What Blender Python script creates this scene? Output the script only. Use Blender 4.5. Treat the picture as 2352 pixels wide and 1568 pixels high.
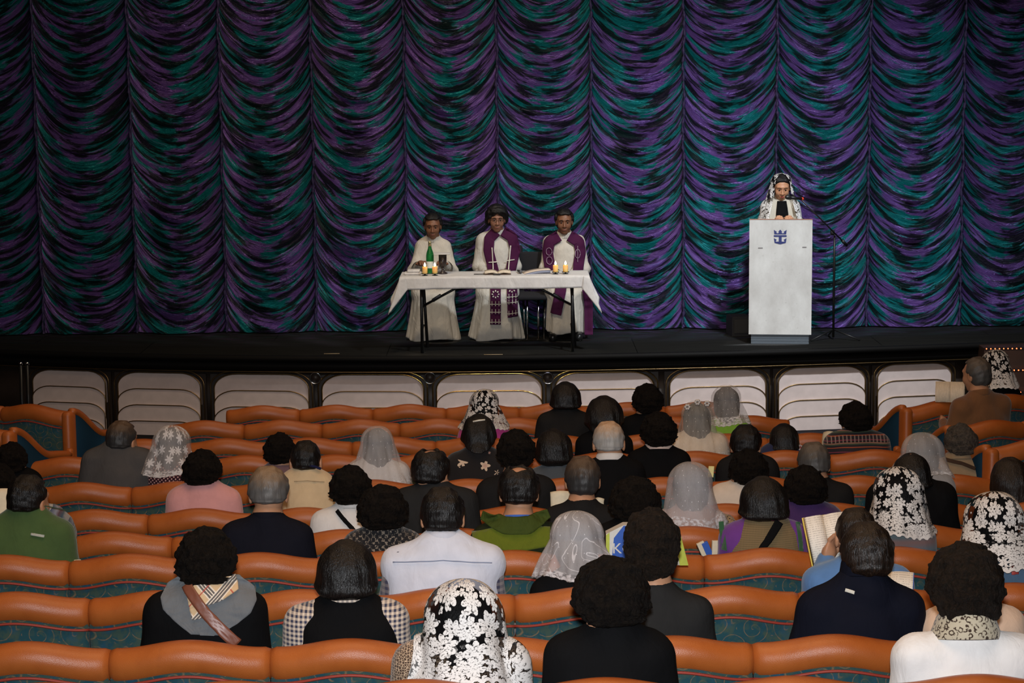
import bpy, math, random
import numpy as np
from mathutils import Vector, Matrix

for _o in list(bpy.data.objects):
    bpy.data.objects.remove(_o, do_unlink=True)
SC = bpy.context.scene
COL = SC.collection

# ------------------------------------------------------------------ camera
FPX = 4700.0
PITCH = math.radians(8.0)
ROLL = 0.009
CAMZ = 3.64
_f = np.array([0, math.cos(PITCH), -math.sin(PITCH)])
_u0 = np.array([0, math.sin(PITCH), math.cos(PITCH)])
_x0 = np.array([1.0, 0, 0])
_r = _x0 * math.cos(ROLL) - _u0 * math.sin(ROLL)
_u = _u0 * math.cos(ROLL) + _x0 * math.sin(ROLL)
cam_data = bpy.data.cameras.new('camera')
cam = bpy.data.objects.new('camera', cam_data)
COL.objects.link(cam)
cam_data.sensor_fit = 'HORIZONTAL'
cam_data.sensor_width = 36.0
cam_data.lens = FPX / 2352.0 * 36.0
cam_data.clip_end = 200
cam.matrix_world = Matrix(((_r[0], _u[0], -_f[0], 0), (_r[1], _u[1], -_f[1], 0), (_r[2], _u[2], -_f[2], CAMZ), (0, 0, 0, 1)))
SC.camera = cam


def ray(px, py):
    return _f + _r * ((px - 1176) / FPX) - _u * ((py - 784) / FPX)


def at_y(px, py, Y):
    d = ray(px, py)
    t = Y / d[1]
    return np.array([d[0] * t, Y, CAMZ + d[2] * t])


def at_z(px, py, z):
    d = ray(px, py)
    t = (z - CAMZ) / d[2]
    return np.array([d[0] * t, d[1] * t, z])


def at_d(px, py, D):
    d = ray(px, py)
    return np.array([0, 0, CAMZ]) + d * D


# ------------------------------------------------------------------ world, lights, exposure
SC.view_settings.view_transform = 'Standard'
SC.view_settings.look = 'None'
SC.view_settings.gamma = 1
SC.view_settings.exposure = 0.0
SC.view_settings.use_curve_mapping = False
W = bpy.data.worlds.new('world')
SC.world = W
W.use_nodes = True
W.node_tree.nodes['Background'].inputs[0].default_value = (0.008, 0.008, 0.010, 1)
W.node_tree.nodes['Background'].inputs[1].default_value = 1.0


def area(name, loc, target, size, power, color, size_y=None, spread=180):
    l = bpy.data.lights.new(name, 'AREA')
    l.energy = power
    l.color = color
    l.size = size
    l.spread = math.radians(spread)
    if size_y:
        l.shape = 'RECTANGLE'
        l.size_y = size_y
    o = bpy.data.objects.new(name, l)
    COL.objects.link(o)
    o.location = loc
    o.rotation_euler = (Vector(target) - Vector(loc)).to_track_quat('-Z', 'Y').to_euler()
    return o


# the photographer's flash just above the lens
area('camera_flash', (0.0, 0.0, CAMZ + 0.16), (0, 14, 1.2), 0.09, 80, (0.93, 0.96, 1.0), spread=70)
# warm house lights in the ceiling over the audience
area('house_light', (-0.5, 6.5, 6.6), (-0.5, 7.5, 1), 5.0, 150, (1.0, 0.62, 0.34), 4.0)
area('house_light', (0.0, 12.8, 6.6), (0.0, 13.6, 1), 8.0, 105, (1.0, 0.66, 0.42), 2.5)
# stage front wash hung above the front rows
area('stage_wash_light', (-1.0, 16.8, 8.0), (-0.8, 20.0, 1.6), 2.2, 74, (1.0, 0.80, 0.57), 0.4, spread=110)
area('stage_wash_light', (3.6, 14.5, 7.6), (2.6, 19.5, 1.4), 0.6, 95, (0.88, 0.94, 1.0), 0.4, spread=60)

RNG = random.Random(5)
# ------------------------------------------------------------------ tagging helpers


def tag(o, label=None, cat=None, group=None, kind=None):
    if label: o['label'] = label
    if cat: o['category'] = cat
    if group: o['group'] = group
    if kind: o['kind'] = kind
    return o


def empty(name, loc, rz=0.0, label=None, cat=None, group=None):
    o = bpy.data.objects.new(name, None)
    o.empty_display_size = 0.1
    COL.objects.link(o)
    o.location = tuple(float(v) for v in loc)
    o.rotation_euler = (0, 0, rz)
    return tag(o, label, cat, group)


def mk(name, vf, mat, parent=None, smooth=True, loc=None, uv=None, extra=None):
    """vf = (verts, faces) -> one mesh object"""
    V, F = vf
    me = bpy.data.meshes.new(name)
    V = np.asarray(V, dtype=np.float32).reshape(-1, 3)
    if isinstance(F, np.ndarray):
        n, k = F.shape
        me.vertices.add(len(V))
        me.vertices.foreach_set('co', V.ravel())
        me.loops.add(n * k)
        me.loops.foreach_set('vertex_index', F.astype(np.int32).ravel())
        me.polygons.add(n)
        me.polygons.foreach_set('loop_start', np.arange(0, n * k, k, dtype=np.int32))
        me.polygons.foreach_set('loop_total', np.full(n, k, dtype=np.int32))
        me.update(calc_edges=True)
    else:
        me.from_pydata([tuple(map(float, v)) for v in V], [], [tuple(f) for f in F])
        me.update()
    if uv is not None:
        lay = me.uv_layers.new(name='UVMap')
        li = np.zeros(len(me.loops), dtype=np.int32)
        me.loops.foreach_get('vertex_index', li)
        lay.data.foreach_set('uv', np.asarray(uv, dtype=np.float32)[li].ravel())
    if smooth:
        me.polygons.foreach_set('use_smooth', np.ones(len(me.polygons), dtype=bool))
    if isinstance(mat, (list, tuple)):
        for m in mat: me.materials.append(m)
    else:
        me.materials.append(mat)
    if extra is not None:
        me.polygons.foreach_set('material_index', np.asarray(extra, dtype=np.int32))
    o = bpy.data.objects.new(name, me)
    COL.objects.link(o)
    if loc is not None: o.location = tuple(float(v) for v in loc)
    if parent is not None: o.parent = parent
    return o


def copy_tree(o, parent=None):
    c = o.copy()
    COL.objects.link(c)
    c.parent = parent
    for ch in list(o.children):
        copy_tree(ch, c)
    return c


# ------------------------------------------------------------------ geometry helpers (all return (verts, faces))
def join(*ms):
    V, F, n = [], [], 0
    for v, f in ms:
        v = np.asarray(v, float).reshape(-1, 3)
        V.append(v)
        F += [tuple(int(i) + n for i in q) for q in f]
        n += len(v)
    return np.concatenate(V), F


def joinq(*ms):
    V, F, n = [], [], 0
    for v, f in ms:
        V.append(v); F.append(f + n); n += len(v)
    return np.concatenate(V), np.concatenate(F)


def xf(m, loc=(0, 0, 0), rot=None, scale=1.0):
    v = np.asarray(m[0], float) * np.asarray(scale, float)
    if rot is not None:
        R = np.array(rot.to_matrix() if hasattr(rot, 'to_matrix') else rot)[:3, :3]
        v = v @ R.T
    return v + np.asarray(loc, float), m[1]


def eul(x=0, y=0, z=0):
    from mathutils import Euler
    return np.array(Euler((math.radians(x), math.radians(y), math.radians(z))).to_matrix())


def box(cx, cy, cz, sx, sy, sz, b=0.0):
    """rounded box (chamfered) centred"""
    hx, hy, hz = sx / 2, sy / 2, sz / 2
    b = min(b, hx * .98, hy * .98, hz * .98)
    if b <= 0:
        v = [(x * hx, y * hy, z * hz) for x in (-1, 1) for y in (-1, 1) for z in (-1, 1)]
        f = [(0, 1, 3, 2), (4, 6, 7, 5), (0, 4, 5, 1), (2, 3, 7, 6), (0, 2, 6, 4), (1, 5, 7, 3)]
        return np.array(v) + (cx, cy, cz), f
    def ring(ix, iy, z):
        pts = []
        for qx, qy, a0 in ((1, 1, 0), (-1, 1, 90), (-1, -1, 180), (1, -1, 270)):
            for a in (0, 30, 60, 90):
                t = math.radians(a0 + a)
                pts.append((qx * (hx - b) + (b - ix) * math.cos(t), qy * (hy - b) + (b - iy) * math.sin(t), z))
        return pts
    rings = []
    for a in (0, 30, 60, 90):
        t = math.radians(a)
        i = b * (1 - math.sin(t))
        rings.append(ring(i, i, -hz + b * (1 - math.cos(t))))
    for a in (90, 60, 30, 0):
        t = math.radians(a)
        i = b * (1 - math.sin(t))
        rings.append(ring(i, i, hz - b * (1 - math.cos(t))))
    return loft([np.array(r) + (cx, cy, cz) for r in rings], True, True)


def loft(rings, cap=True, closed=True):
    n = len(rings[0])
    V = np.concatenate([np.asarray(r, float) for r in rings])
    F = []
    m = n if closed else n - 1
    for i in range(len(rings) - 1):
        for j in range(m):
            k = (j + 1) % n
            F.append((i * n + j, i * n + k, (i + 1) * n + k, (i + 1) * n + j))
    if cap and closed:
        F.append(tuple(range(n))[::-1])
        F.append(tuple((len(rings) - 1) * n + j for j in range(n)))
    return V, F


def tube(pts, r, n=12, cap=True):
    pts = [np.asarray(p, float) for p in pts]
    rs = [r] * len(pts) if np.isscalar(r) else list(r)
    rings = []
    up = None
    for i, p in enumerate(pts):
        t = pts[min(i + 1, len(pts) - 1)] - pts[max(i - 1, 0)]
        t = t / (np.linalg.norm(t) + 1e-9)
        if up is None:
            up = np.array([0, 0, 1.0]) if abs(t[2]) < .9 else np.array([1.0, 0, 0])
        a = up - t * np.dot(up, t)
        a /= np.linalg.norm(a) + 1e-9
        up = a
        b = np.cross(t, a)
        rings.append([p + rs[i] * (a * math.cos(2 * math.pi * k / n) + b * math.sin(2 * math.pi * k / n)) for k in range(n)])
    return loft(rings, cap)


def lathe(prof, n=24, cap=True):
    return loft([[(r * math.cos(2 * math.pi * k / n), r * math.sin(2 * math.pi * k / n), z) for k in range(n)] for r, z in prof], cap)


def prism(poly, y0, y1):
    """poly in (x,z), extruded along y"""
    a = [(x, y0, z) for x, z in poly]
    b = [(x, y1, z) for x, z in poly]
    return loft([a, b], True)


def gridsurf(P):
    """P: (n,m,3) array -> quads"""
    n, m = P.shape[:2]
    idx = np.arange(n * m).reshape(n, m)
    F = np.stack([idx[:-1, :-1], idx[1:, :-1], idx[1:, 1:], idx[:-1, 1:]], -1).reshape(-1, 4)
    return P.reshape(-1, 3), F


def slab(P, off):
    """closed sheet from grid P with thickness vectors off (3,) or (n,m,3)"""
    n, m = P.shape[:2]
    Q = P + off
    V = np.concatenate([P.reshape(-1, 3), Q.reshape(-1, 3)])
    idx = np.arange(n * m).reshape(n, m)
    F = np.stack([idx[:-1, :-1], idx[1:, :-1], idx[1:, 1:], idx[:-1, 1:]], -1).reshape(-1, 4)
    G = F[:, ::-1] + n * m
    rim = np.concatenate([idx[:, 0], idx[-1, 1:], idx[-2::-1, -1], idx[0, -2:0:-1]])
    rn = np.roll(rim, -1)
    S = np.stack([rim, rn, rn + n * m, rim + n * m], -1)[:, ::-1]
    return V, np.concatenate([F, G, S])


# ------------------------------------------------------------------ implicit surfaces
def s_cap(P, a, b, ra, rb):
    a = np.asarray(a, np.float32); b = np.asarray(b, np.float32)
    ba = b - a
    pa = P - a
    h = np.clip((pa @ ba) / float(ba @ ba + 1e-9), 0, 1)
    d = pa - h[:, None] * ba
    return np.sqrt((d * d).sum(1)) - (ra + (rb - ra) * h)


def s_ell(P, c, r, R=None):
    q = P - np.asarray(c, np.float32)
    if R is not None: q = q @ R
    r = np.asarray(r, np.float32)
    k0 = np.sqrt(((q / r) ** 2).sum(1)) + 1e-6
    k1 = np.sqrt(((q / (r * r)) ** 2).sum(1)) + 1e-6
    return k0 * (k0 - 1) / k1


def smin(a, b, k):
    h = np.clip(k - np.abs(a - b), 0, None) / k
    return np.minimum(a, b) - h * h * k * .25


def smax(a, b, k):
    return -smin(-a, -b, k)


def sines(P, freq, seed, n=7):
    rs = np.random.RandomState(seed)
    out = np.zeros(len(P), np.float32)
    for _ in range(n):
        k = rs.normal(size=3)
        k = k / np.linalg.norm(k) * freq * rs.uniform(.6, 1.4)
        out += np.sin(P @ k.astype(np.float32) + rs.uniform(0, 6.28))
    return out / (n ** .5)


def evalprims(P, prims, k):
    d = None
    for p in prims:
        e = s_cap(P, *p[1:]) if p[0] == 'c' else s_ell(P, *p[1:])
        d = e if d is None else smin(d, e, k)
    return d


def nets(fn, lo, hi, h):
    lo = np.asarray(lo, float); hi = np.asarray(hi, float)
    n = np.ceil((hi - lo) / h).astype(int) + 1
    ax = [lo[i] + h * np.arange(n[i]) for i in range(3)]
    G = np.stack(np.meshgrid(*ax, indexing='ij'), -1).reshape(-1, 3).astype(np.float32)
    Fv = fn(G).reshape(n)
    s = Fv < 0
    c = np.zeros(n - 1, int)
    for dx in (0, 1):
        for dy in (0, 1):
            for dz in (0, 1):
                c += s[dx:n[0] - 1 + dx, dy:n[1] - 1 + dy, dz:n[2] - 1 + dz]
    act = (c > 0) & (c < 8)
    I = np.argwhere(act)
    pos = np.zeros((len(I), 3)); cnt = np.zeros(len(I))
    corners = [(a, b, d) for a in (0, 1) for b in (0, 1) for d in (0, 1)]
    for a in corners:
        for ax_ in range(3):
            if a[ax_] == 0:
                b = list(a); b[ax_] = 1
                fa = Fv[I[:, 0] + a[0], I[:, 1] + a[1], I[:, 2] + a[2]]
                fb = Fv[I[:, 0] + b[0], I[:, 1] + b[1], I[:, 2] + b[2]]
                x = (fa < 0) != (fb < 0)
                t = np.where(x, fa / (fa - fb + 1e-20), 0)
                p = np.array(a, float)[None] + t[:, None] * (np.array(b) - np.array(a))[None]
                pos += p * x[:, None]; cnt += x
    V = lo + (I + pos / cnt[:, None]) * h
    ids = -np.ones(n - 1, int)
    ids[act] = np.arange(len(I))
    faces = []
    for ax_ in range(3):
        o1, o2 = (ax_ + 1) % 3, (ax_ + 2) % 3
        sl0 = [slice(None)] * 3; sl1 = [slice(None)] * 3
        sl0[ax_] = slice(0, -1); sl1[ax_] = slice(1, None)
        ch = s[tuple(sl0)] != s[tuple(sl1)]
        E = np.argwhere(ch)
        E = E[(E[:, o1] > 0) & (E[:, o2] > 0) & (E[:, o1] < n[o1] - 1) & (E[:, o2] < n[o2] - 1)]
        ins = s[E[:, 0], E[:, 1], E[:, 2]]
        q = []
        for d1, d2 in ((-1, -1), (0, -1), (0, 0), (-1, 0)):
            C = E.copy(); C[:, o1] += d1; C[:, o2] += d2
            q.append(ids[C[:, 0], C[:, 1], C[:, 2]])
        q = np.stack(q, -1)
        q[~ins] = q[~ins][:, ::-1]
        faces.append(q)
    F = np.concatenate(faces)
    return V, F[(F >= 0).all(1)]

# ------------------------------------------------------------------ materials
class NT:
    def __init__(s, name):
        s.m = bpy.data.materials.new(name)
        s.m.use_nodes = True
        s.t = s.m.node_tree
        s.t.nodes.clear()
        s.out = s.t.nodes.new('ShaderNodeOutputMaterial')

    def n(s, typ, ins=None, **props):
        x = s.t.nodes.new('ShaderNode' + typ)
        for k, v in props.items(): setattr(x, k, v)
        for k, v in (ins or {}).items(): s.set(x.inputs[k], v)
        return x

    def set(s, sock, v):
        if isinstance(v, bpy.types.NodeSocket): s.t.links.new(v, sock)
        elif isinstance(v, bpy.types.Node): s.t.links.new(v.outputs[0], sock)
        else:
            if isinstance(v, tuple) and len(v) == 3 and sock.type == 'RGBA': v = v + (1,)
            sock.default_value = v

    def math(s, op, a, b=0.0, c=None):
        x = s.n('Math', operation=op)
        s.set(x.inputs[0], a); s.set(x.inputs[1], b)
        if c is not None: s.set(x.inputs[2], c)
        return x.outputs[0]

    def mix(s, fac, a, b, mode='MIX'):
        x = s.n('Mix', data_type='RGBA', blend_type=mode)
        s.set(x.inputs[0], fac); s.set(x.inputs[6], a); s.set(x.inputs[7], b)
        return x.outputs[2]

    def ramp(s, fac, stops, interp='LINEAR'):
        x = s.n('ValToRGB')
        x.color_ramp.interpolation = interp
        e = x.color_ramp.elements
        while len(e) < len(stops): e.new(0.5)
        for i, (p, c) in enumerate(stops):
            e[i].position = p
            e[i].color = (c, c, c, 1) if np.isscalar(c) else tuple(c) + (1,)
        s.set(x.inputs[0], fac)
        return x.outputs[0]

    def obj(s): return s.n('TexCoord').outputs['Object']
    def uv(s): return s.n('TexCoord').outputs['UV']

    def scale(s, vec, sc, loc=(0, 0, 0), rot=(0, 0, 0)):
        return s.n('Mapping', {'Vector': vec, 'Scale': sc, 'Location': loc, 'Rotation': rot}).outputs[0]

    def noise(s, vec, sc, detail=3, rough=.5, dist=0.0):
        return s.n('TexNoise', {'Vector': vec, 'Scale': sc, 'Detail': float(detail), 'Roughness': rough, 'Distortion': dist}).outputs[0]

    def bump(s, h, strength=.3, dist=.01):
        return s.n('Bump', {'Height': h, 'Strength': strength, 'Distance': dist}).outputs[0]

    def pbr(s, color, rough=.6, metal=0.0, spec=.5, normal=None, sheen=0.0, coat=0.0, **kw):
        b = s.n('BsdfPrincipled')
        s.set(b.inputs['Base Color'], color)
        s.set(b.inputs['Roughness'], rough)
        s.set(b.inputs['Metallic'], metal)
        s.set(b.inputs['Specular IOR Level'], spec)
        if sheen: s.set(b.inputs['Sheen Weight'], sheen)
        if coat:
            s.set(b.inputs['Coat Weight'], coat)
            s.set(b.inputs['Coat Roughness'], .15)
        if normal is not None: s.set(b.inputs['Normal'], normal)
        for k, v in kw.items(): s.set(b.inputs[k.replace('_', ' ')], v)
        return b.outputs[0]

    def done(s, sh):
        s.set(s.out.inputs[0], sh)
        return s.m


_cache = {}


def cached(fn):
    def w(*a, **k):
        key = (fn.__name__, a, tuple(sorted(k.items())))
        if key not in _cache: _cache[key] = fn(*a, **k)
        return _cache[key]
    return w


@cached
def plain(name, c, rough=.6, metal=0.0, spec=.5, sheen=0.0, bump=0.0, bs=60, coat=0.0, var=.12):
    t = NT(name)
    o = t.obj()
    nz = t.noise(o, float(bs), 3)
    lo = tuple(x * (1 - var) for x in c); hi = tuple(min(1, x * (1 + var)) for x in c)
    col = t.mix(nz, lo, hi)
    nm = t.bump(nz, bump, .004) if bump else None
    return t.done(t.pbr(col, rough, metal, spec, nm, sheen, coat))


@cached
def cloth(name, c, rough=.85, sheen=.25, folds=.35, weave=900.0, var=.1):
    """woven cloth, slight colour variation, fine weave and soft wrinkles"""
    t = NT(name)
    o = t.obj()
    w = t.noise(o, weave / 4, 1)
    f = t.noise(t.scale(o, (1, 1, .45)), 14.0, 3, .55, .6)
    h = t.math('ADD', t.math('MULTIPLY', w, .05), t.math('MULTIPLY', f, 1.0))
    lo = tuple(x * (1 - var) for x in c); hi = tuple(min(1, x * (1 + var)) for x in c)
    col = t.mix(t.noise(o, 25.0, 2), lo, hi)
    return t.done(t.pbr(col, rough, 0, .2 if max(c) > .05 else .1, t.bump(h, folds, .02), sheen if max(c) > .08 else 0.0))


@cached
def hairmat(name, c, c2, grey=0.0, curly=False, spec=.45):
    t = NT(name)
    o = t.obj()
    if curly:
        st = t.noise(o, 55.0, 5, .65, 1.5)
        fine = t.noise(o, 260.0, 2, .6, 2.0)
    else:
        st = t.noise(t.scale(o, (1, 1, .12)), 140.0, 3, .6, .3)
        fine = t.noise(t.scale(o, (1, 1, .06)), 420.0, 2, .6)
    fac = t.ramp(st, [(0.38, 0.0), (0.68, 1.0)])
    col = t.mix(fac, c, c2)
    h = t.math('ADD', st, t.math('MULTIPLY', fine, .4))
    return t.done(t.pbr(col, .55 if curly else .40, 0, spec, t.bump(h, .8, .006 if not curly else .012)))


@cached
def greyhair(name, top, low, zc=0.0, zr=.12):
    """grey hair, warmer and lighter towards the top"""
    t = NT(name)
    o = t.obj()
    st = t.noise(t.scale(o, (1, 1, .15)), 120.0, 3, .6)
    z = t.n('SeparateXYZ', {0: t.n('TexCoord').outputs['Generated']}).outputs[2]
    f = t.ramp(t.math('ADD', z, t.math('MULTIPLY', t.math('SUBTRACT', st, .5), .5)), [(0.45, 0.0), (0.95, 1.0)])
    col = t.mix(f, low, top)
    col = t.mix(t.math('MULTIPLY', st, .45), col, (0.02, 0.02, 0.022))
    return t.done(t.pbr(col, .5, 0, .4, t.bump(st, .5, .005)))


def skinmat(name, c, rough=.5):
    t = NT(name)
    o = t.obj()
    nz = t.noise(o, 30.0, 3)
    col = t.mix(nz, tuple(x * .85 for x in c), c)
    return t.done(t.pbr(col, rough, 0, .4, t.bump(t.noise(o, 200.0, 2), .15, .002), Subsurface_Weight=.06))


SKIN = skinmat('skin', (0.50, 0.25, 0.14))
SKIN_DARK = skinmat('tanned_skin', (0.22, 0.095, 0.050))
SKIN_MID = skinmat('warm_skin', (0.30, 0.14, 0.085))
SKIN_PALE = skinmat('pale_skin', (0.62, 0.40, 0.27))

# seats ------------------------------------------------------------
def _leather():
    t = NT('orange_leather')
    o = t.obj()
    v = t.noise(o, 7.0, 3)
    g = t.n('TexVoronoi', {'Vector': o, 'Scale': 420.0}).outputs[0]
    col = t.mix(t.ramp(v, [(.3, 0.0), (.7, 1.0)]), (0.34, 0.082, 0.014), (0.43, 0.115, 0.022))
    sm = t.noise(o, 18.0, 4)
    col = t.mix(t.ramp(sm, [(.62, 0.0), (.78, .35)]), col, (0.25, 0.07, 0.02))
    rg = t.n('MapRange', {0: t.noise(o, 10.0, 2), 3: .33, 4: .47}).outputs[0]
    return t.done(t.pbr(col, rg, 0, .5, t.bump(t.math('ADD', t.math('MULTIPLY', g, .3), t.noise(o, 9.0, 3)), .25, .006)))


LEATHER = _leather()


def _fabric():
    t = NT('teal_scroll_upholstery')
    o = t.obj()
    sc = t.scale(o, (1, 0.001, 1))
    vo = t.n('TexVoronoi', {'Vector': sc, 'Scale': 10.5, 'Randomness': .75}, feature='F1')
    pos = vo.outputs['Position']
    d = t.n('VectorMath', {0: t.scale(sc, (10.5, 10.5, 10.5)), 1: t.n('VectorMath', {0: pos, 1: (10.5, 10.5, 10.5)}, operation='MULTIPLY').outputs[0]}, operation='SUBTRACT').outputs[0]
    d2 = t.n('VectorMath', {0: sc, 1: pos}, operation='SUBTRACT').outputs[0]
    s = t.n('SeparateXYZ', {0: d2})
    ang = t.math('ARCTAN2', s.outputs[2], s.outputs[0])
    r = t.math('MULTIPLY', vo.outputs['Distance'], 20.0)
    w = t.noise(o, 18.0, 2)
    ph = t.math('ADD', t.math('ADD', r, ang), t.math('MULTIPLY', w, 2.5))
    line = t.math('ABSOLUTE', t.math('SINE', t.math('MULTIPLY', ph, .5)))
    m = t.ramp(line, [(0.10, 1.0), (0.22, 0.0)])
    m = t.math('MULTIPLY', m, t.ramp(t.noise(o, 45.0, 2), [(.35, .25), (.6, 1.0)]))
    base = t.mix(t.ramp(t.noise(o, 22.0, 3, .6), [(.42, 0.0), (.58, 1.0)]), (0.012, 0.060, 0.078), (0.040, 0.075, 0.062))
    base = t.mix(t.ramp(t.noise(o, 13.0, 2), [(.55, 0.0), (.7, .8)]), base, (0.010, 0.07, 0.13))
    col = t.mix(t.math('MULTIPLY', m, .75), base, (0.20, 0.13, 0.07))
    return t.done(t.pbr(col, .85, 0, .2, t.bump(t.noise(o, 300.0, 2), .3, .003), .15))


FABRIC = _fabric()
PIPING = plain('red_piping', (0.30, 0.035, 0.02), .6)
BLUE_SIDE = plain('blue_carpet_panel', (0.008, 0.040, 0.085), .9, bs=120, spec=.1)
DARK_METAL = plain('black_metal', (0.02, 0.02, 0.02), .4, .6)
WOOD_ARM = plain('dark_armrest_wood', (0.10, 0.035, 0.015), .35)

# stage ------------------------------------------------------------
def _deck():
    t = NT('black_stage_deck')
    o = t.obj()
    sc = t.scale(o, (1, 8, 1))
    scr = t.noise(o, 3.0, 5, .65)
    nz = t.noise(t.scale(o, (.3, 6, 1)), 8.0, 3)
    col = t.mix(nz, (0.006, 0.006, 0.006), (0.015, 0.015, 0.014))
    br = t.n('TexBrick', {'Vector': o, 'Scale': 1.0, 'Mortar Size': .004, 'Brick Width': 2.4, 'Row Height': 1.2, 'Color1': (1, 1, 1), 'Color2': (.9, .9, .9), 'Mortar': (.3, .3, .3)})
    col = t.mix(1.0, col, br.outputs[0], 'MULTIPLY')
    rg = t.n('MapRange', {0: scr, 3: .05, 4: .22}).outputs[0]
    return t.done(t.pbr(col, rg, 0, .55, t.bump(scr, .08, .005)))


DECK = _deck()
LIP = plain('black_lacquer_lip', (0.004, 0.0037, 0.0035), .6, spec=.08, bs=12)
FASCIA = plain('dark_stage_front', (0.02, 0.012, 0.008), .5, bs=8, var=.4)
BRASS = plain('highlight_brass', (0.55, 0.36, 0.12), .2, 1.0, bs=30)  # brighter copy of the rim brass, flash highlight put into its colour
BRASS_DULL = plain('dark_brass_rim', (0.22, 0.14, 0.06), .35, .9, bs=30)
CHROME = plain('chrome', (0.6, 0.6, 0.62), .15, 1.0)
PANELW = plain('pale_grey_vinyl', (0.55, 0.46, 0.43), .55, bs=14, var=.14, bump=.15)
WALLD = plain('dark_wood_wall', (0.03, 0.012, 0.006), .45, bs=5, var=.4)
CEIL = plain('dark_ceiling', (0.03, 0.028, 0.026), .9)
CARPET = cloth('dark_carpet', (0.012, 0.012, 0.016), folds=.2)


def _curtain():
    t = NT('iridescent_swag_fabric')
    uv = t.uv()
    a = t.noise(t.scale(uv, (1.5, 4.6, 1)), 1.6, 2, .5, .25)
    b = t.noise(t.scale(uv, (2.2, 15.0, 1)), 2.6, 3, .6, .5)
    k = t.math('ADD', t.math('MULTIPLY', a, .75), t.math('MULTIPLY', b, .35))
    f = t.ramp(k, [(0.515, 0.0), (0.565, 1.0)])
    teal = t.mix(b, (0.0, 0.13, 0.14), (0.0, 0.27, 0.30))
    purp = t.mix(b, (0.10, 0.045, 0.25), (0.24, 0.13, 0.46))
    col = t.mix(f, teal, purp)
    c2 = t.noise(t.scale(uv, (1.7, 11, 1), (5, 3, 0)), 1.6, 3, .6, .4)
    col = t.mix(t.ramp(c2, [(.47, 0.0), (.55, .93)]), col, (0.003, 0.008, 0.009))  # near-black bands put the shade between the folds into the colour
    g = t.n('TexVoronoi', {'Vector': t.scale(uv, (9, 9, 1)), 'Scale': 30.0}).outputs[0]
    h = t.math('ADD', t.math('MULTIPLY', t.noise(t.scale(uv, (5, 26, 1)), 5.0, 4, .6, .5), 1.0), t.math('MULTIPLY', g, .03))
    return t.done(t.pbr(col, .36, .6, .5, t.bump(h, .9, .05), .0))


CURTAIN = _curtain()
TAPE = plain('gathering_tape_cloth', (0.035, 0.025, 0.08), .55, .3, bs=160, var=.6, bump=.4)


def emis(name, c, s):
    t = NT(name)
    return t.done(t.n('Emission', {'Color': c, 'Strength': s}).outputs[0])


LED = emis('red_led', (1.0, 0.10, 0.03), 9.0)
FLAME = emis('candle_flame_glow', (1.0, 0.80, 0.50), 14.0)


def _wax():
    t = NT('glowing_wax')
    z = t.n('SeparateXYZ', {0: t.obj()}).outputs[2]
    nz = t.noise(t.obj(), 60.0, 2)
    return t.done(t.pbr(t.mix(nz, (0.85, 0.50, 0.16), (0.95, 0.62, 0.22)), .5, 0, .4, Subsurface_Weight=.8, Subsurface_Radius=(0.03, 0.012, 0.004), Subsurface_Scale=1.0))


WAX = _wax()


def glass(name, c):
    t = NT(name)
    nz = t.noise(t.obj(), 20.0, 2)
    return t.done(t.pbr(t.mix(nz, c, tuple(x * .8 for x in c)), .08, 0, .5, Transmission_Weight=.6, IOR=1.45))


# --- patterned cloths ----------------------------------------------
def patterned(name, fn, rough=.85, sheen=.2, folds=.3):
    if name in _cache: return _cache[name]
    t = NT(name)
    o = t.obj()
    col = fn(t, o)
    f = t.noise(t.scale(o, (1, 1, .5)), 14.0, 3, .55, .6)
    _cache[name] = t.done(t.pbr(col, rough, 0, .25, t.bump(f, folds, .02), sheen))
    return _cache[name]


def _chk(t, o, sc):
    s = t.n('SeparateXYZ', {0: o})
    a = t.math('GREATER_THAN', t.math('FRACT', t.math('MULTIPLY', s.outputs[0], sc)), .5)
    b = t.math('GREATER_THAN', t.math('FRACT', t.math('MULTIPLY', s.outputs[2], sc)), .5)
    return a, b


def gingham(t, o, sc=60.0, dark=(0.03, 0.035, 0.07), light=(0.62, 0.52, 0.42)):
    a, b = _chk(t, o, sc)
    m = t.math('MULTIPLY', t.math('ADD', a, b), .5)
    return t.mix(m, light, dark)


def tweed(t, o):
    b = t.n('TexVoronoi', {'Vector': t.n('VectorMath', {0: o, 1: (0, 0, 0)}, operation='ADD').outputs[0], 'Scale': 120.0, 'Randomness': .6}, feature='DISTANCE_TO_EDGE').outputs[0]
    m = t.ramp(b, [(.05, 0.0), (.11, 1.0)])
    c = t.mix(t.noise(o, 120.0, 2), (0.03, 0.018, 0.012), (0.10, 0.06, 0.04))
    return t.mix(m, (0.50, 0.36, 0.24), c)


def stripes_ethnic(t, o):
    s = t.n('SeparateXYZ', {0: o})
    z = t.math('ADD', s.outputs[2], t.math('MULTIPLY', t.math('MULTIPLY', s.outputs[0], s.outputs[0]), .35))
    w = t.math('FRACT', t.math('MULTIPLY', z, 14.0))
    col = t.ramp(w, [(0.0, (0.02, 0.015, 0.02)), (0.30, (0.34, 0.07, 0.03)), (0.38, (0.015, 0.015, 0.02)), (0.55, (0.05, 0.07, 0.04)), (0.66, (0.30, 0.14, 0.10)), (0.74, (0.02, 0.012, 0.012)), (0.9, (0.16, 0.03, 0.05))], 'CONSTANT')
    v = t.math('GREATER_THAN', t.math('FRACT', t.math('MULTIPLY', s.outputs[0], 42.0)), .7)
    band = t.math('LESS_THAN', t.math('FRACT', t.math('ADD', t.math('MULTIPLY', z, 7.0), .12)), .3)
    return t.mix(t.math('MULTIPLY', t.math('MULTIPLY', v, band), .7), col, (0.30, 0.22, 0.18))


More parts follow.
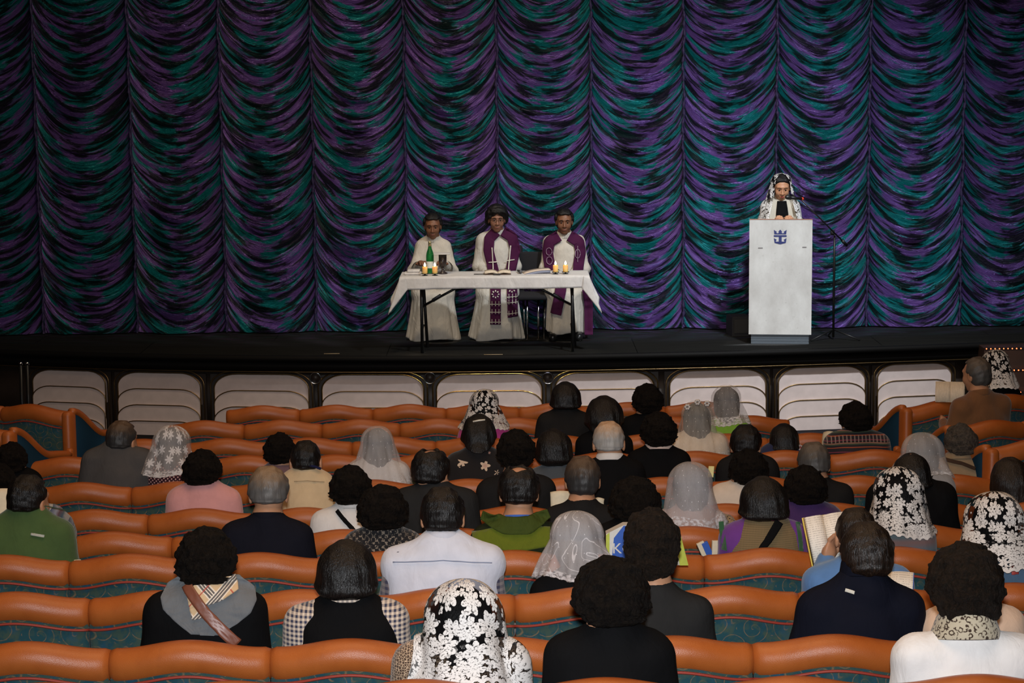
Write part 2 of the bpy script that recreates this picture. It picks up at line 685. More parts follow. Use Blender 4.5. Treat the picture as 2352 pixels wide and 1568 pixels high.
def polka(t, o):
    d = t.n('TexVoronoi', {'Vector': t.scale(o, (1, .01, 1), rot=(0, .7, 0)), 'Scale': 62.0, 'Randomness': 0.0}).outputs[0]
    return t.mix(t.ramp(d, [(.22, 1.0), (.3, 0.0)]), (0.035, 0.006, 0.012), (0.65, 0.38, 0.34))


def floral(t, o):
    v = t.n('TexVoronoi', {'Vector': t.scale(o, (1, .3, 1)), 'Scale': 14.0, 'Randomness': 1.0})
    s = t.n('SeparateXYZ', {0: t.n('VectorMath', {0: t.scale(o, (1, .3, 1)), 1: v.outputs['Position']}, operation='SUBTRACT').outputs[0]})
    ang = t.math('ARCTAN2', s.outputs[2], s.outputs[0])
    pet = t.math('ADD', .26, t.math('MULTIPLY', t.math('COSINE', t.math('MULTIPLY', ang, 5.0)), .07))
    rnd = t.n('SeparateColor', {0: v.outputs['Color']}).outputs[0]
    pet = t.math('MULTIPLY', pet, t.math('MULTIPLY', rnd, 1.7))
    m = t.math('LESS_THAN', v.outputs['Distance'], pet)
    c = t.mix(t.ramp(v.outputs['Distance'], [(0.0, 0.0), (.3, 1.0)]), (0.40, 0.16, 0.14), (0.60, 0.45, 0.32))
    return t.mix(m, (0.010, 0.008, 0.008), c)


def leopard(t, o, base=(0.52, 0.46, 0.34), dark=(0.05, 0.03, 0.02), sc=60.0):
    n1 = t.n('TexVoronoi', {'Vector': t.n('VectorMath', {0: o, 1: t.n('VectorMath', {0: t.n('TexNoise', {'Vector': o, 'Scale': 50.0}).outputs[1], 1: (.012, .012, .012)}, operation='MULTIPLY').outputs[0]}, operation='ADD').outputs[0], 'Scale': sc}).outputs[0]
    m = t.ramp(n1, [(.28, 0.0), (.34, 1.0), (.52, 1.0), (.58, 0.0)])
    m2 = t.math('MULTIPLY', m, t.ramp(t.noise(o, 70.0, 1), [(.4, 0.0), (.5, 1.0)]))
    return t.mix(m2, base, dark)


def checks_knit(t, o):
    a, b = _chk(t, o, 34.0)
    x = t.math('ABSOLUTE', t.math('SUBTRACT', a, b))
    m = t.math('MULTIPLY', x, t.ramp(t.noise(o, 130.0, 2), [(.45, 0.0), (.6, 1.0)]))
    return t.mix(m, (0.008, 0.008, 0.01), (0.22, 0.18, 0.14))


def tartan(t, o):
    s = t.n('SeparateXYZ', {0: t.scale(o, (1, 1, 1), rot=(0, .8, 0))})
    col = (0.60, 0.42, 0.24)
    def band(axis, lo, hi):
        w = t.math('FRACT', t.math('MULTIPLY', s.outputs[axis], 9.0))
        return t.math('MULTIPLY', t.math('GREATER_THAN', w, lo), t.math('LESS_THAN', w, hi))
    m = col
    for axis in (0, 2):
        for lo, hi, c in ((.20, .50, (0.75, 0.66, 0.55)), (.24, .30, (0.02, 0.02, 0.03)), (.33, .38, (0.02, 0.02, 0.03)), (.41, .46, (0.02, 0.02, 0.03)), (.78, .82, (0.42, 0.06, 0.04))):
            m = t.mix(t.math('MULTIPLY', band(axis, lo, hi), .85), m, c)
    return m


def navy_emblem(t, o):
    v = t.n('TexVoronoi', {'Vector': t.scale(o, (1, .1, 1)), 'Scale': 9.0, 'Randomness': .8})
    m = t.math('LESS_THAN', v.outputs['Distance'], .16)
    m2 = t.math('LESS_THAN', v.outputs['Distance'], .08)
    return t.mix(m2, t.mix(m, (0.012, 0.018, 0.06), (0.55, 0.52, 0.55)), (0.25, 0.05, 0.06))


def vest_weave(t, o):
    w = t.math('FRACT', t.math('MULTIPLY', t.n('SeparateXYZ', {0: o}).outputs[0], 150.0))
    w2 = t.math('FRACT', t.math('MULTIPLY', t.n('SeparateXYZ', {0: o}).outputs[2], 110.0))
    m = t.math('MULTIPLY', t.math('ADD', w, w2), .5)
    return t.mix(m, (0.09, 0.07, 0.03), (0.24, 0.16, 0.08))


def wide_stripes(t, o):
    z = t.n('SeparateXYZ', {0: o}).outputs[2]
    w = t.math('FRACT', t.math('MULTIPLY', z, 11.0))
    return t.ramp(w, [(0.0, (0.13, 0.16, 0.18)), (.45, (0.20, 0.12, 0.11)), (.7, (0.10, 0.13, 0.14))], 'EASE')


def scarf_stripes(t, o):
    w = t.math('FRACT', t.math('ADD', t.math('MULTIPLY', t.n('SeparateXYZ', {0: o}).outputs[0], 16.0), t.noise(o, 9.0, 2)))
    return t.ramp(w, [(0.0, (0.04, 0.06, 0.10)), (.35, (0.22, 0.22, 0.26)), (.5, (0.10, 0.05, 0.06)), (.7, (0.05, 0.09, 0.12)), (.85, (0.30, 0.28, 0.26))])


# --- veils ----------------------------------------------------------
def sheer(name, dens=.42, tint=(0.80, 0.79, 0.80), motif=0, hem=.10):
    """fine tulle: threads too small to see, so a see-through mix; denser trim towards the hem, scattered stones"""
    t = NT(name)
    uv = t.uv()
    s = t.n('SeparateXYZ', {0: uv})
    nz = t.noise(t.scale(uv, (1, .3, 1)), 22.0, 3)
    a = t.math('MULTIPLY', t.math('ADD', dens - .1, t.math('MULTIPLY', nz, .2)), .62)
    h = t.ramp(s.outputs[1], [(1 - hem - .02, 0.0), (1 - hem, 1.0)])
    hn = t.ramp(t.noise(uv, 26.0, 2), [(.42, .20), (.58, .80)])
    a = t.mix(h, a, hn)
    if motif == 1:   # leaf and flower embroidery
        v = t.n('TexVoronoi', {'Vector': t.scale(uv, (7, 4.5, 1)), 'Scale': 1.0, 'Randomness': .7}, voronoi_dimensions='2D')
        d = t.n('SeparateXYZ', {0: t.n('VectorMath', {0: t.scale(uv, (7, 4.5, 1)), 1: v.outputs['Position']}, operation='SUBTRACT').outputs[0]})
        ang = t.math('ARCTAN2', d.outputs[1], d.outputs[0])
        pet = t.math('ADD', .30, t.math('MULTIPLY', t.math('COSINE', t.math('MULTIPLY', ang, 7.0)), .12))
        a = t.math('MAXIMUM', a, t.math('MULTIPLY', t.math('LESS_THAN', v.outputs['Distance'], pet), .9))
    if motif == 2:   # fine line embroidery
        w = t.noise(t.scale(uv, (2.4, 1.5, 1)), 1.6, 1, .4, .6)
        l = t.ramp(t.math('ABSOLUTE', t.math('SUBTRACT', t.math('FRACT', t.math('MULTIPLY', w, 5.0)), .5)), [(.03, .75), (.07, 0.0)])
        a = t.math('MAXIMUM', a, l)
    st = t.n('TexVoronoi', {'Vector': t.scale(uv, (11, 6, 1)), 'Scale': 1.0}, voronoi_dimensions='2D').outputs[0]
    a = t.math('MAXIMUM', a, t.math('LESS_THAN', st, .045))
    b = t.n('BsdfDiffuse', {'Color': tint}).outputs[0]
    tr = t.n('BsdfTranslucent', {'Color': tint}).outputs[0]
    b = t.n('MixShader', {0: .3, 1: b, 2: tr}).outputs[0]
    return t.done(t.n('MixShader', {0: a, 1: t.n('BsdfTransparent').outputs[0], 2: b}).outputs[0])


def lace(name, sc=5.0, seed=0.0, cover=1.0, net=.3, warm=False):
    """black net with white floral lace that closes up towards the hem"""
    t = NT(name)
    V = t.n('SeparateXYZ', {0: t.uv()}).outputs[1]
    def flowers(scale, size, pet_n, off, grow):
        p = t.scale(t.uv(), (scale, scale * .95, 1), (off + seed, off + seed * 1.7, 0))
        v = t.n('TexVoronoi', {'Vector': p, 'Scale': 1.0, 'Randomness': .65}, voronoi_dimensions='2D')
        d = t.n('SeparateXYZ', {0: t.n('VectorMath', {0: p, 1: v.outputs['Position']}, operation='SUBTRACT').outputs[0]})
        rnd = t.n('SeparateColor', {0: v.outputs['Color']})
        ang = t.math('ADD', t.math('ARCTAN2', d.outputs[1], d.outputs[0]), t.math('MULTIPLY', rnd.outputs[1], 6.28))
        petal = t.math('ABSOLUTE', t.math('COSINE', t.math('MULTIPLY', ang, pet_n / 2)))
        sz = t.math('MULTIPLY', t.math('ADD', .55, t.math('MULTIPLY', rnd.outputs[0], .6)), size)
        sz = t.math('ADD', sz, t.math('MULTIPLY', V, grow))
        edge = t.math('MULTIPLY', sz, t.math('ADD', .72, t.math('MULTIPLY', petal, .55)))
        rr = t.math('DIVIDE', v.outputs['Distance'], edge)
        prof = t.ramp(rr, [(0.0, .15), (.10, .15), (.16, 1.0), (.36, .9), (.44, .45), (.52, 1.0), (.93, .85), (1.0, 0.0)])
        gap = t.ramp(petal, [(.06, .35), (.22, 1.0)])
        gap = t.math('MAXIMUM', gap, t.math('LESS_THAN', rr, .35))
        return t.math('MULTIPLY', prof, gap)
    f1 = flowers(sc, .36 * cover, 7.0, 0.0, .10)
    f2 = flowers(sc * 1.8, .26 * cover, 5.0, 3.3, .16)
    sm = t.ramp(t.noise(t.uv(), sc * .9, 1), [(.44, 0.0), (.50, 1.0)])
    low = t.ramp(V, [(.60, 0.0), (.75, 1.0)])
    f2 = t.math('MULTIPLY', f2, t.math('MAXIMUM', sm, low))
    f3 = t.math('MULTIPLY', flowers(sc * 3.4, .30, 3.0, 7.7, .1), t.ramp(V, [(.55, .0), (.8, .9)]))
    w = t.math('MAXIMUM', t.math('MAXIMUM', f1, f2), f3)
    edge_u = t.ramp(t.n('SeparateXYZ', {0: t.uv()}).outputs[0], [(0.0, .9), (.08, .9), (.11, 0.0), (1.0, 0.0)])
    w = t.math('MULTIPLY', w, t.ramp(t.noise(t.uv(), 60.0, 2, .6), [(.40, .35), (.47, 1.0)]))
    w = t.math('MAXIMUM', w, t.ramp(V, [(.955, 0.0), (.97, .85)]))
    white = t.mix(t.noise(t.uv(), 60.0, 2), (0.55, 0.53, 0.51), (0.84, 0.82, 0.80))
    col = t.mix(t.ramp(w, [(.2, 0.0), (.55, 1.0)]), (0.008, 0.008, 0.009), white)
    a = t.math('MAXIMUM', t.ramp(w, [(.1, 0.0), (.4, .97)]), net)
    b = t.n('BsdfDiffuse', {'Color': col}).outputs[0]
    return t.done(t.n('MixShader', {0: a, 1: t.n('BsdfTransparent').outputs[0], 2: b}).outputs[0])

# ------------------------------------------------------------------ heads, hair, hands (unit templates)
def head_sdf(P):
    A = P.copy(); A[:, 0] = np.abs(A[:, 0])          # symmetric
    d = s_ell(P, (0, -.010, .030), (.076, .093, .085))
    d = smin(d, s_ell(P, (0, .030, -.030), (.060, .058, .085)), .04)
    d = smin(d, s_ell(P, (0, .050, -.092), (.030, .030, .026)), .03)
    d = smin(d, s_ell(A, (.038, .060, -.030), (.022, .022, .022)), .03)      # cheeks
    d = smin(d, s_cap(A, (.010, .085, .036), (.045, .070, .034), .009, .008), .02)   # brow
    d = smax(d, -s_ell(A, (.031, .100, .014), (.019, .020, .013)), .014)   # eye sockets
    d = smin(d, s_ell(A, (.031, .074, .012), (.013, .013, .012)), .006)    # lids
    d = smin(d, s_cap(P, (0, .086, .012), (0, .106, -.026), .007, .011), .014)   # nose
    d = smin(d, s_ell(A, (.011, .094, -.030), (.009, .010, .007)), .008)
    d = smin(d, s_cap(P, (-.017, .083, -.060), (.017, .083, -.060), .007, .007), .010)
    d = smin(d, s_cap(P, (-.015, .082, -.071), (.015, .082, -.071), .008, .008), .008)
    d = smax(d, -s_cap(P, (-.020, .094, -.0655), (.020, .094, -.0655), .003, .003), .006)
    e = s_ell(A, (.081, -.012, -.008), (.010, .021, .033))                  # ears
    e = smax(e, -s_ell(A, (.094, -.004, -.004), (.010, .011, .018)), .008)
    d = smin(d, e, .012)
    d = smin(d, s_cap(P, (0, -.022, -.055), (0, -.030, -.125), .056, .052), .03)     # top of the neck
    return d


HEAD = nets(head_sdf, (-.11, -.13, -.17), (.11, .14, .135), .0055)
HEAD_FINE = nets(head_sdf, (-.11, -.13, -.17), (.11, .14, .135), .0036)


def hand_sdf(curl):
    def f(P):
        d = s_ell(P, (0, .045, 0), (.042, .050, .015))
        d = smin(d, s_cap(P, (0, -.01, 0), (0, .03, 0), .026, .030), .02)
        for i, (x, L) in enumerate(((-.031, .068), (-.010, .078), (.011, .073), (.031, .058))):
            p = np.array([x, .085, .0]); a = 0.0
            for j, fr in enumerate((.45, .32, .23)):
                a -= curl * (1.0 + .12 * i)
                q = p + L * fr * np.array([x * .6, math.cos(a), math.sin(a)])
                d = smin(d, s_cap(P, p, q, .0095 - .0008 * j, .009 - .0008 * j), .006)
                p = q
        d = smin(d, s_cap(P, (-.030, .018, -.004), (-.052, .050, -.012), .013, .010), .012)
        d = smin(d, s_cap(P, (-.052, .050, -.012), (-.050, .078, -.022), .010, .008), .006)
        return d
    return f


HAND = nets(hand_sdf(.45), (-.075, -.05, -.08), (.065, .18, .04), .0055)


def hairfn(style, th):
    """signed distance of a hair mass in head space; th = thickness over the skull"""
    def f(P):
        A = P.copy(); A[:, 0] = np.abs(A[:, 0])
        if style in ('short', 'bald', 'crew'):
            d = s_ell(P, (0, -.012, .028), (.077 + th, .094 + th * .8, .087 + th))
            d = smin(d, s_ell(P, (0, -.040, -.035), (.066 + th * .6, .062 + th * .5, .060)), .03)
            d = smax(d, (P[:, 1] - .048 - (P[:, 2] - .045) * .55), .012)          # hairline
            d = smax(d, -np.maximum(.022 - P[:, 1], P[:, 2] - .082), .018)
            d = smax(d, -(P[:, 2] + .078 + np.abs(P[:, 0]) * .25), .01)            # nape
            d = smax(d, -s_ell(A, (.088, .018, -.030), (.030, .042, .052)), .012)  # around the ears
            if style == 'bald':
                d = smax(d, -s_ell(P, (0, -.030, .128), (.042, .050, .034 + .02)), .02)
            return d + .0022 * sines(P, 150, 3)
        if style == 'curly':
            d = s_ell(P, (0, -.022, .010), (.080 + th, .098 + th * .8, .098 + th * .9))
            d = smin(d, s_ell(P, (0, -.050, -.080), (.066 + th * .7, .055 + th * .4, .066)), .05)
            d = smax(d, P[:, 1] - .040 - (P[:, 2] - .05) * .75, .02)
            return d + .0052 * sines(P, 135, 16) + .0028 * sines(P, 300, 12)
        if style == 'bob':
            d = s_ell(P, (0, -.015, .022), (.078 + th, .096 + th * .8, .092 + th))
            d = smin(d, s_ell(P, (0, -.030, -.060), (.080 + th, .078 + th * .5, .078)), .05)
            d = smax(d, P[:, 1] - .035 - (P[:, 2] - .045) * .7, .02)
            d = smax(d, -(P[:, 2] + .128), .012)
            return d + .0022 * sines(P * np.array([1, 1, .25], np.float32), 170, 5)
        if style == 'long':
            d = s_ell(P, (0, -.015, .022), (.078 + th, .096 + th * .8, .092 + th))
            d = smin(d, s_cap(P, (0, -.045, -.03), (0, -.085, -.27), .080 + th * .6, .075), .06)
            d = smax(d, P[:, 1] - .030 - (P[:, 2] - .045) * .7, .02)
            return d + .003 * sines(P * np.array([1, 1, .2], np.float32), 150, 5)
        if style == 'under':       # hair gathered under a veil
            d = s_ell(P, (0, -.015, .022), (.078 + th, .096 + th * .6, .092 + th))
            d = smin(d, s_cap(P, (0, -.035, -.05), (0, -.055, -.20), .072 + th * .5, .058), .05)
            d = smax(d, P[:, 1] - .030 - (P[:, 2] - .045) * .7, .02)
            return d + .0025 * sines(P * np.array([1, 1, .2], np.float32), 150, 5)
        if style == 'fringe':      # parted hair over the forehead
            d = s_ell(P, (0, -.010, .032), (.079 + th, .098 + th * .7, .088 + th))
            d = smin(d, s_ell(P, (0, -.035, -.035), (.078 + th * .8, .066, .070)), .04)
            d = smax(d, P[:, 1] - .052 - (P[:, 2] - .052) * .9, .012)
            d = smin(d, s_cap(A, (.02, .080, .085), (.072, .050, .030), .018, .012), .02)
            d = smax(d, -s_ell(A, (.088, .020, -.040), (.022, .040, .045)), .012)
            return d + .003 * sines(P, 130, 4)
    return f


HAIRBOX = {'short': ((-.13, -.15, -.13), (.13, .11, .16)), 'bald': ((-.13, -.15, -.13), (.13, .11, .16)), 'crew': ((-.13, -.15, -.13), (.13, .11, .16)),
           'curly': ((-.17, -.18, -.18), (.17, .13, .18)), 'bob': ((-.15, -.16, -.17), (.15, .12, .17)), 'long': ((-.17, -.2, -.38), (.17, .12, .17)),
           'under': ((-.15, -.17, -.28), (.15, .12, .17)), 'fringe': ((-.15, -.15, -.14), (.15, .13, .17))}
_hair_cache = {}


def hair_mesh(style, th):
    key = (style, round(th, 3))
    if key not in _hair_cache:
        lo, hi = HAIRBOX[style]
        _hair_cache[key] = nets(hairfn(style, th), lo, hi, .0058 if style != 'curly' else .0055)
    return _hair_cache[key]


def hand_at(w, elbow, palm=(0, 0, -1), mirror=False, s=1.0):
    y = np.asarray(w, float) - np.asarray(elbow, float)
    y /= np.linalg.norm(y)
    z = -np.asarray(palm, float)
    z = z - y * (z @ y); z /= np.linalg.norm(z) + 1e-9
    x = np.cross(y, z)
    v, f = HAND
    v = v.copy()
    if mirror:
        v[:, 0] *= -1; f = f[:, ::-1]
    R = np.stack([x, y, z], 1)
    return (v * s) @ R.T + w, f


# ------------------------------------------------------------------ veils
def veil_mesh(top, length, r0=.115, flare=.05, open_deg=48, n=84, m=46, pleats=11, amp=.012, seed=0, scallop=.006, drop_side=0.0, back=.0):
    """draped over the head: head space, top z = top; hangs to top - length"""
    rs = np.random.RandomState(seed)
    ph = rs.uniform(0, 6.28, 4)
    a0 = math.radians(open_deg)
    A = np.linspace(a0, 2 * math.pi - a0, n)       # angle from the forward direction
    P = np.zeros((m, n, 3)); UV = np.zeros((m, n, 2))
    for i in range(m):
        t = i / (m - 1)
        cap = .40
        if t < cap:                                  # dome over the crown
            a = t / cap * math.pi / 2
            rr = r0 * math.sin(a) ** .92 + .001
            z = top - r0 * 1.02 * (1 - math.cos(a))
            k = 0
        else:
            k = (t - cap) / (1 - cap)
            rr = r0 + flare * k ** 1.1
            z = top - r0 * 1.02 - (length - r0 * 1.02) * k
        pl = amp * (.15 + k) * (np.sin(A * pleats + ph[0]) * .6 + np.sin(A * (pleats * .53) + ph[1]) * .6 + .3 * np.sin(A * pleats * 2.1 + ph[2]))
        rad = rr + pl * (1 if t > .12 else 0) + (.004 * np.sin(A * 5 + ph[3] + t * 9)) * min(1, t * 5)
        zz = z + (scallop * np.abs(np.sin(A * 14)) * (k ** 3)) - drop_side * k * np.cos(A - math.pi) ** 2 * 0 + .012 * k * np.sin(A * 3 + ph[2])
        elong = 1.14
        # head tilts: cap longer front to back
        P[i, :, 0] = rad * np.sin(A)
        P[i, :, 1] = rad * np.cos(A) * elong - .018 - back * k
        P[i, :, 2] = zz
        UV[i, :, 0] = (A - a0) / (2 * math.pi - 2 * a0) * 1.5
        UV[i, :, 1] = t
    return slab(P, np.array([0, 0, 0.0008])), np.concatenate([UV.reshape(-1, 2)] * 2)


# ------------------------------------------------------------------ a seated person
def torso_prims(hc, sw, stand=False, bulk=1.0, nbz=None, slope=.10):
    hx, hy, hz = hc
    if nbz is None: nbz = hz - .112
    nb = np.array([hx * .72, hy - .052 + max(0, min(.1, .12 - (hz - nbz))) * .38, nbz])
    zs = nbz - slope
    seat = hz - .70 if stand else .53
    cz = zs - .13
    mid = (cz + seat) / 2
    sx = sw / 2 - .080
    T = [('c', nb + (0, -.005, -.035), (nb[0] - sx, nb[1] - .012, zs), .052, .052 * bulk),
         ('c', nb + (0, -.005, -.035), (nb[0] + sx, nb[1] - .012, zs), .052, .052 * bulk),
         ('c', nb, nb + (0, .012, .05), .050, .046),
         ('e', (nb[0] * .9, nb[1] * .8 - .01, cz), (sw * .405, .112 * bulk, .190)),
         ('e', (nb[0] * .5, nb[1] * .4, mid), (.158 * bulk, .122 * bulk, max(.16, (cz - seat) * .62))),
         ('e', (0, 0, seat), (.178 * bulk, .130, .125))]
    return T, nb, zs, sx


def arm_prims(nb, zs, sx, arms, bulk=1.0):
    out = []; W = []
    for s in (-1, 1):
        sh = np.array([nb[0] + s * sx, nb[1] - .012, zs - .002])
        if arms == 'lap':
            el = np.array([nb[0] * .6 + s * (sx + .060), .03, zs - .27]); wr = np.array([s * .085, .27, .665])
        elif arms == 'book':
            el = np.array([nb[0] * .6 + s * (sx + .07), .06, zs - .26]); wr = np.array([s * .10, .30, zs - .16])
        elif arms == 'table':
            el = np.array([nb[0] * .6 + s * (sx + .09), .12, zs - .24]); wr = np.array([s * .12, .36, .775])
        elif arms == 'pray':
            el = np.array([nb[0] * .6 + s * (sx + .05), .05, zs - .25]); wr = np.array([s * .022, .22, zs - .13])
        elif arms == 'face' and s < 0:
            el = np.array([nb[0] * .6 + s * (sx + .05), .10, zs - .22]); wr = np.array([nb[0] - .11, .13, zs + .07])
        else:
            el = np.array([nb[0] * .6 + s * (sx + .07), .05, zs - .27]); wr = np.array([s * .1, .28, .70])
        out += [('c', sh, el, .056 * bulk, .043 * bulk), ('c', el, wr, .041 * bulk, .027)]
        W.append((wr, el))
    return out, W


def leg_prims(seat=.53, stand=False, knee=.43):
    out = []
    for s in (-1, 1):
        if stand:
            out += [('c', (s * .09, 0, seat - .03), (s * .10, .02, .48), .085, .058), ('c', (s * .10, .02, .48), (s * .10, -.01, .09), .055, .038), ('c', (s * .10, -.01, .05), (s * .12, .15, .04), .04, .032)]
        else:
            out += [('c', (s * .09, .02, .515), (s * .12, knee, .505), .082, .062), ('c', (s * .12, knee, .50), (s * .12, knee - .01, .10), .056, .040), ('c', (s * .12, knee - .01, .055), (s * .13, knee + (.14 if knee > .4 else .10), .040), .042, .034)]
    return out


def bbox(prims, pad):
    pts = []
    for p in prims:
        if p[0] == 'c':
            for q, r in ((p[1], p[3]), (p[2], p[4])):
                pts += [np.asarray(q) - r, np.asarray(q) + r]
        else:
            pts += [np.asarray(p[1]) - np.asarray(p[2]), np.asarray(p[1]) + np.asarray(p[2])]
    pts = np.array(pts)
    return pts.min(0) - pad, pts.max(0) + pad


def garment(prims, infl, k, seed, fold=.004, lowcut=None, h=.0125, extra=None):
    def f(P):
        d = evalprims(P, prims, k) - infl
        d = d + fold * sines(P * np.array([1, 1, .55], np.float32), 26, seed) + fold * .35 * sines(P, 60, seed + 1)
        if extra: d = extra(P, d)
        if lowcut is not None: d = smax(d, lowcut - P[:, 2], .01)
        return d
    lo, hi = bbox(prims, infl + .03)
    return nets(f, lo, hi, h), f


def collar_ring(nb, r=.060, h=.035, flare=.012, th=.006, tilt=.28, n=40, front_gap=0.0, ry=1.08, y0=.0):
    """a folded collar standing round the neck"""
    A = np.linspace(math.pi / 2 + front_gap, math.pi / 2 + 2 * math.pi - front_gap, n)
    prof = [(-.2, .0), (.0, .35), (.0, 1.0), (.25, 1.03), (.6, .8), (1.0, .25), (1.05, .0)]
    P = np.zeros((len(prof), n, 3))
    for i, (o, z) in enumerate(prof):
        rr = r + flare * o + (th if i > 2 else 0)
        P[i, :, 0] = nb[0] + rr * np.cos(A)
        P[i, :, 1] = nb[1] + .004 + y0 + rr * ry * np.sin(A)
        P[i, :, 2] = nb[2] - .028 + h * z - tilt * rr * np.sin(A)
    return slab(P, np.array([0, 0, -.003]))


def drape_pts(f, X, Z, side=-1, lo=-.45, hi=.6, off=.006):
    """project points (X,Z) onto the outside of the sdf f, coming from behind (side=-1) or the front (+1)"""
    n = len(X)
    ys = np.linspace(lo, hi, 140) if side < 0 else np.linspace(hi, lo, 140)
    P = np.zeros((n * 140, 3), np.float32)
    P[:, 0] = np.repeat(X, 140); P[:, 2] = np.repeat(Z, 140); P[:, 1] = np.tile(ys, n)
    D = f(P).reshape(n, 140) < off
    first = D.argmax(1)
    ok = D.any(1)
    y = ys[np.clip(first - 1, 0, 139)]
    y = np.where(ok, y, np.nan)
    if np.isnan(y).any():
        idx = np.arange(n)
        good = ~np.isnan(y)
        y = np.interp(idx, idx[good], y[good]) if good.any() else np.zeros(n)
    return y


def drape_strip(f, line, width, side=-1, th=.005, n=40, nw=6, off=.006, lo=-.45, hi=.6):
    """a strap or band following the polyline (x,z) over the surface"""
    line = np.asarray(line, float)
    s = np.r_[0, np.cumsum(np.linalg.norm(np.diff(line, axis=0), axis=1))]
    u = np.linspace(0, s[-1], n)
    c = np.stack([np.interp(u, s, line[:, 0]), np.interp(u, s, line[:, 1])], 1)
    t = np.gradient(c, axis=0); t /= np.linalg.norm(t, axis=1)[:, None] + 1e-9
    nn = np.stack([-t[:, 1], t[:, 0]], 1)
    w = np.full(n, width) if np.isscalar(width) else np.interp(u, np.linspace(0, s[-1], len(width)), width)
    V = np.linspace(-.5, .5, nw)
    G = c[:, None, :] + nn[:, None, :] * (V[None, :, None] * w[:, None, None])
    y = drape_pts(f, G[..., 0].ravel(), G[..., 1].ravel(), side, lo, hi, off).reshape(n, nw)
    ys = y.copy()
    for _ in range(2):
        ys[1:-1] = (ys[:-2] + 2 * ys[1:-1] + ys[2:]) / 4
    P = np.stack([G[..., 0], ys, G[..., 1]], -1)
    return slab(P, np.array([0, side * th, 0]))


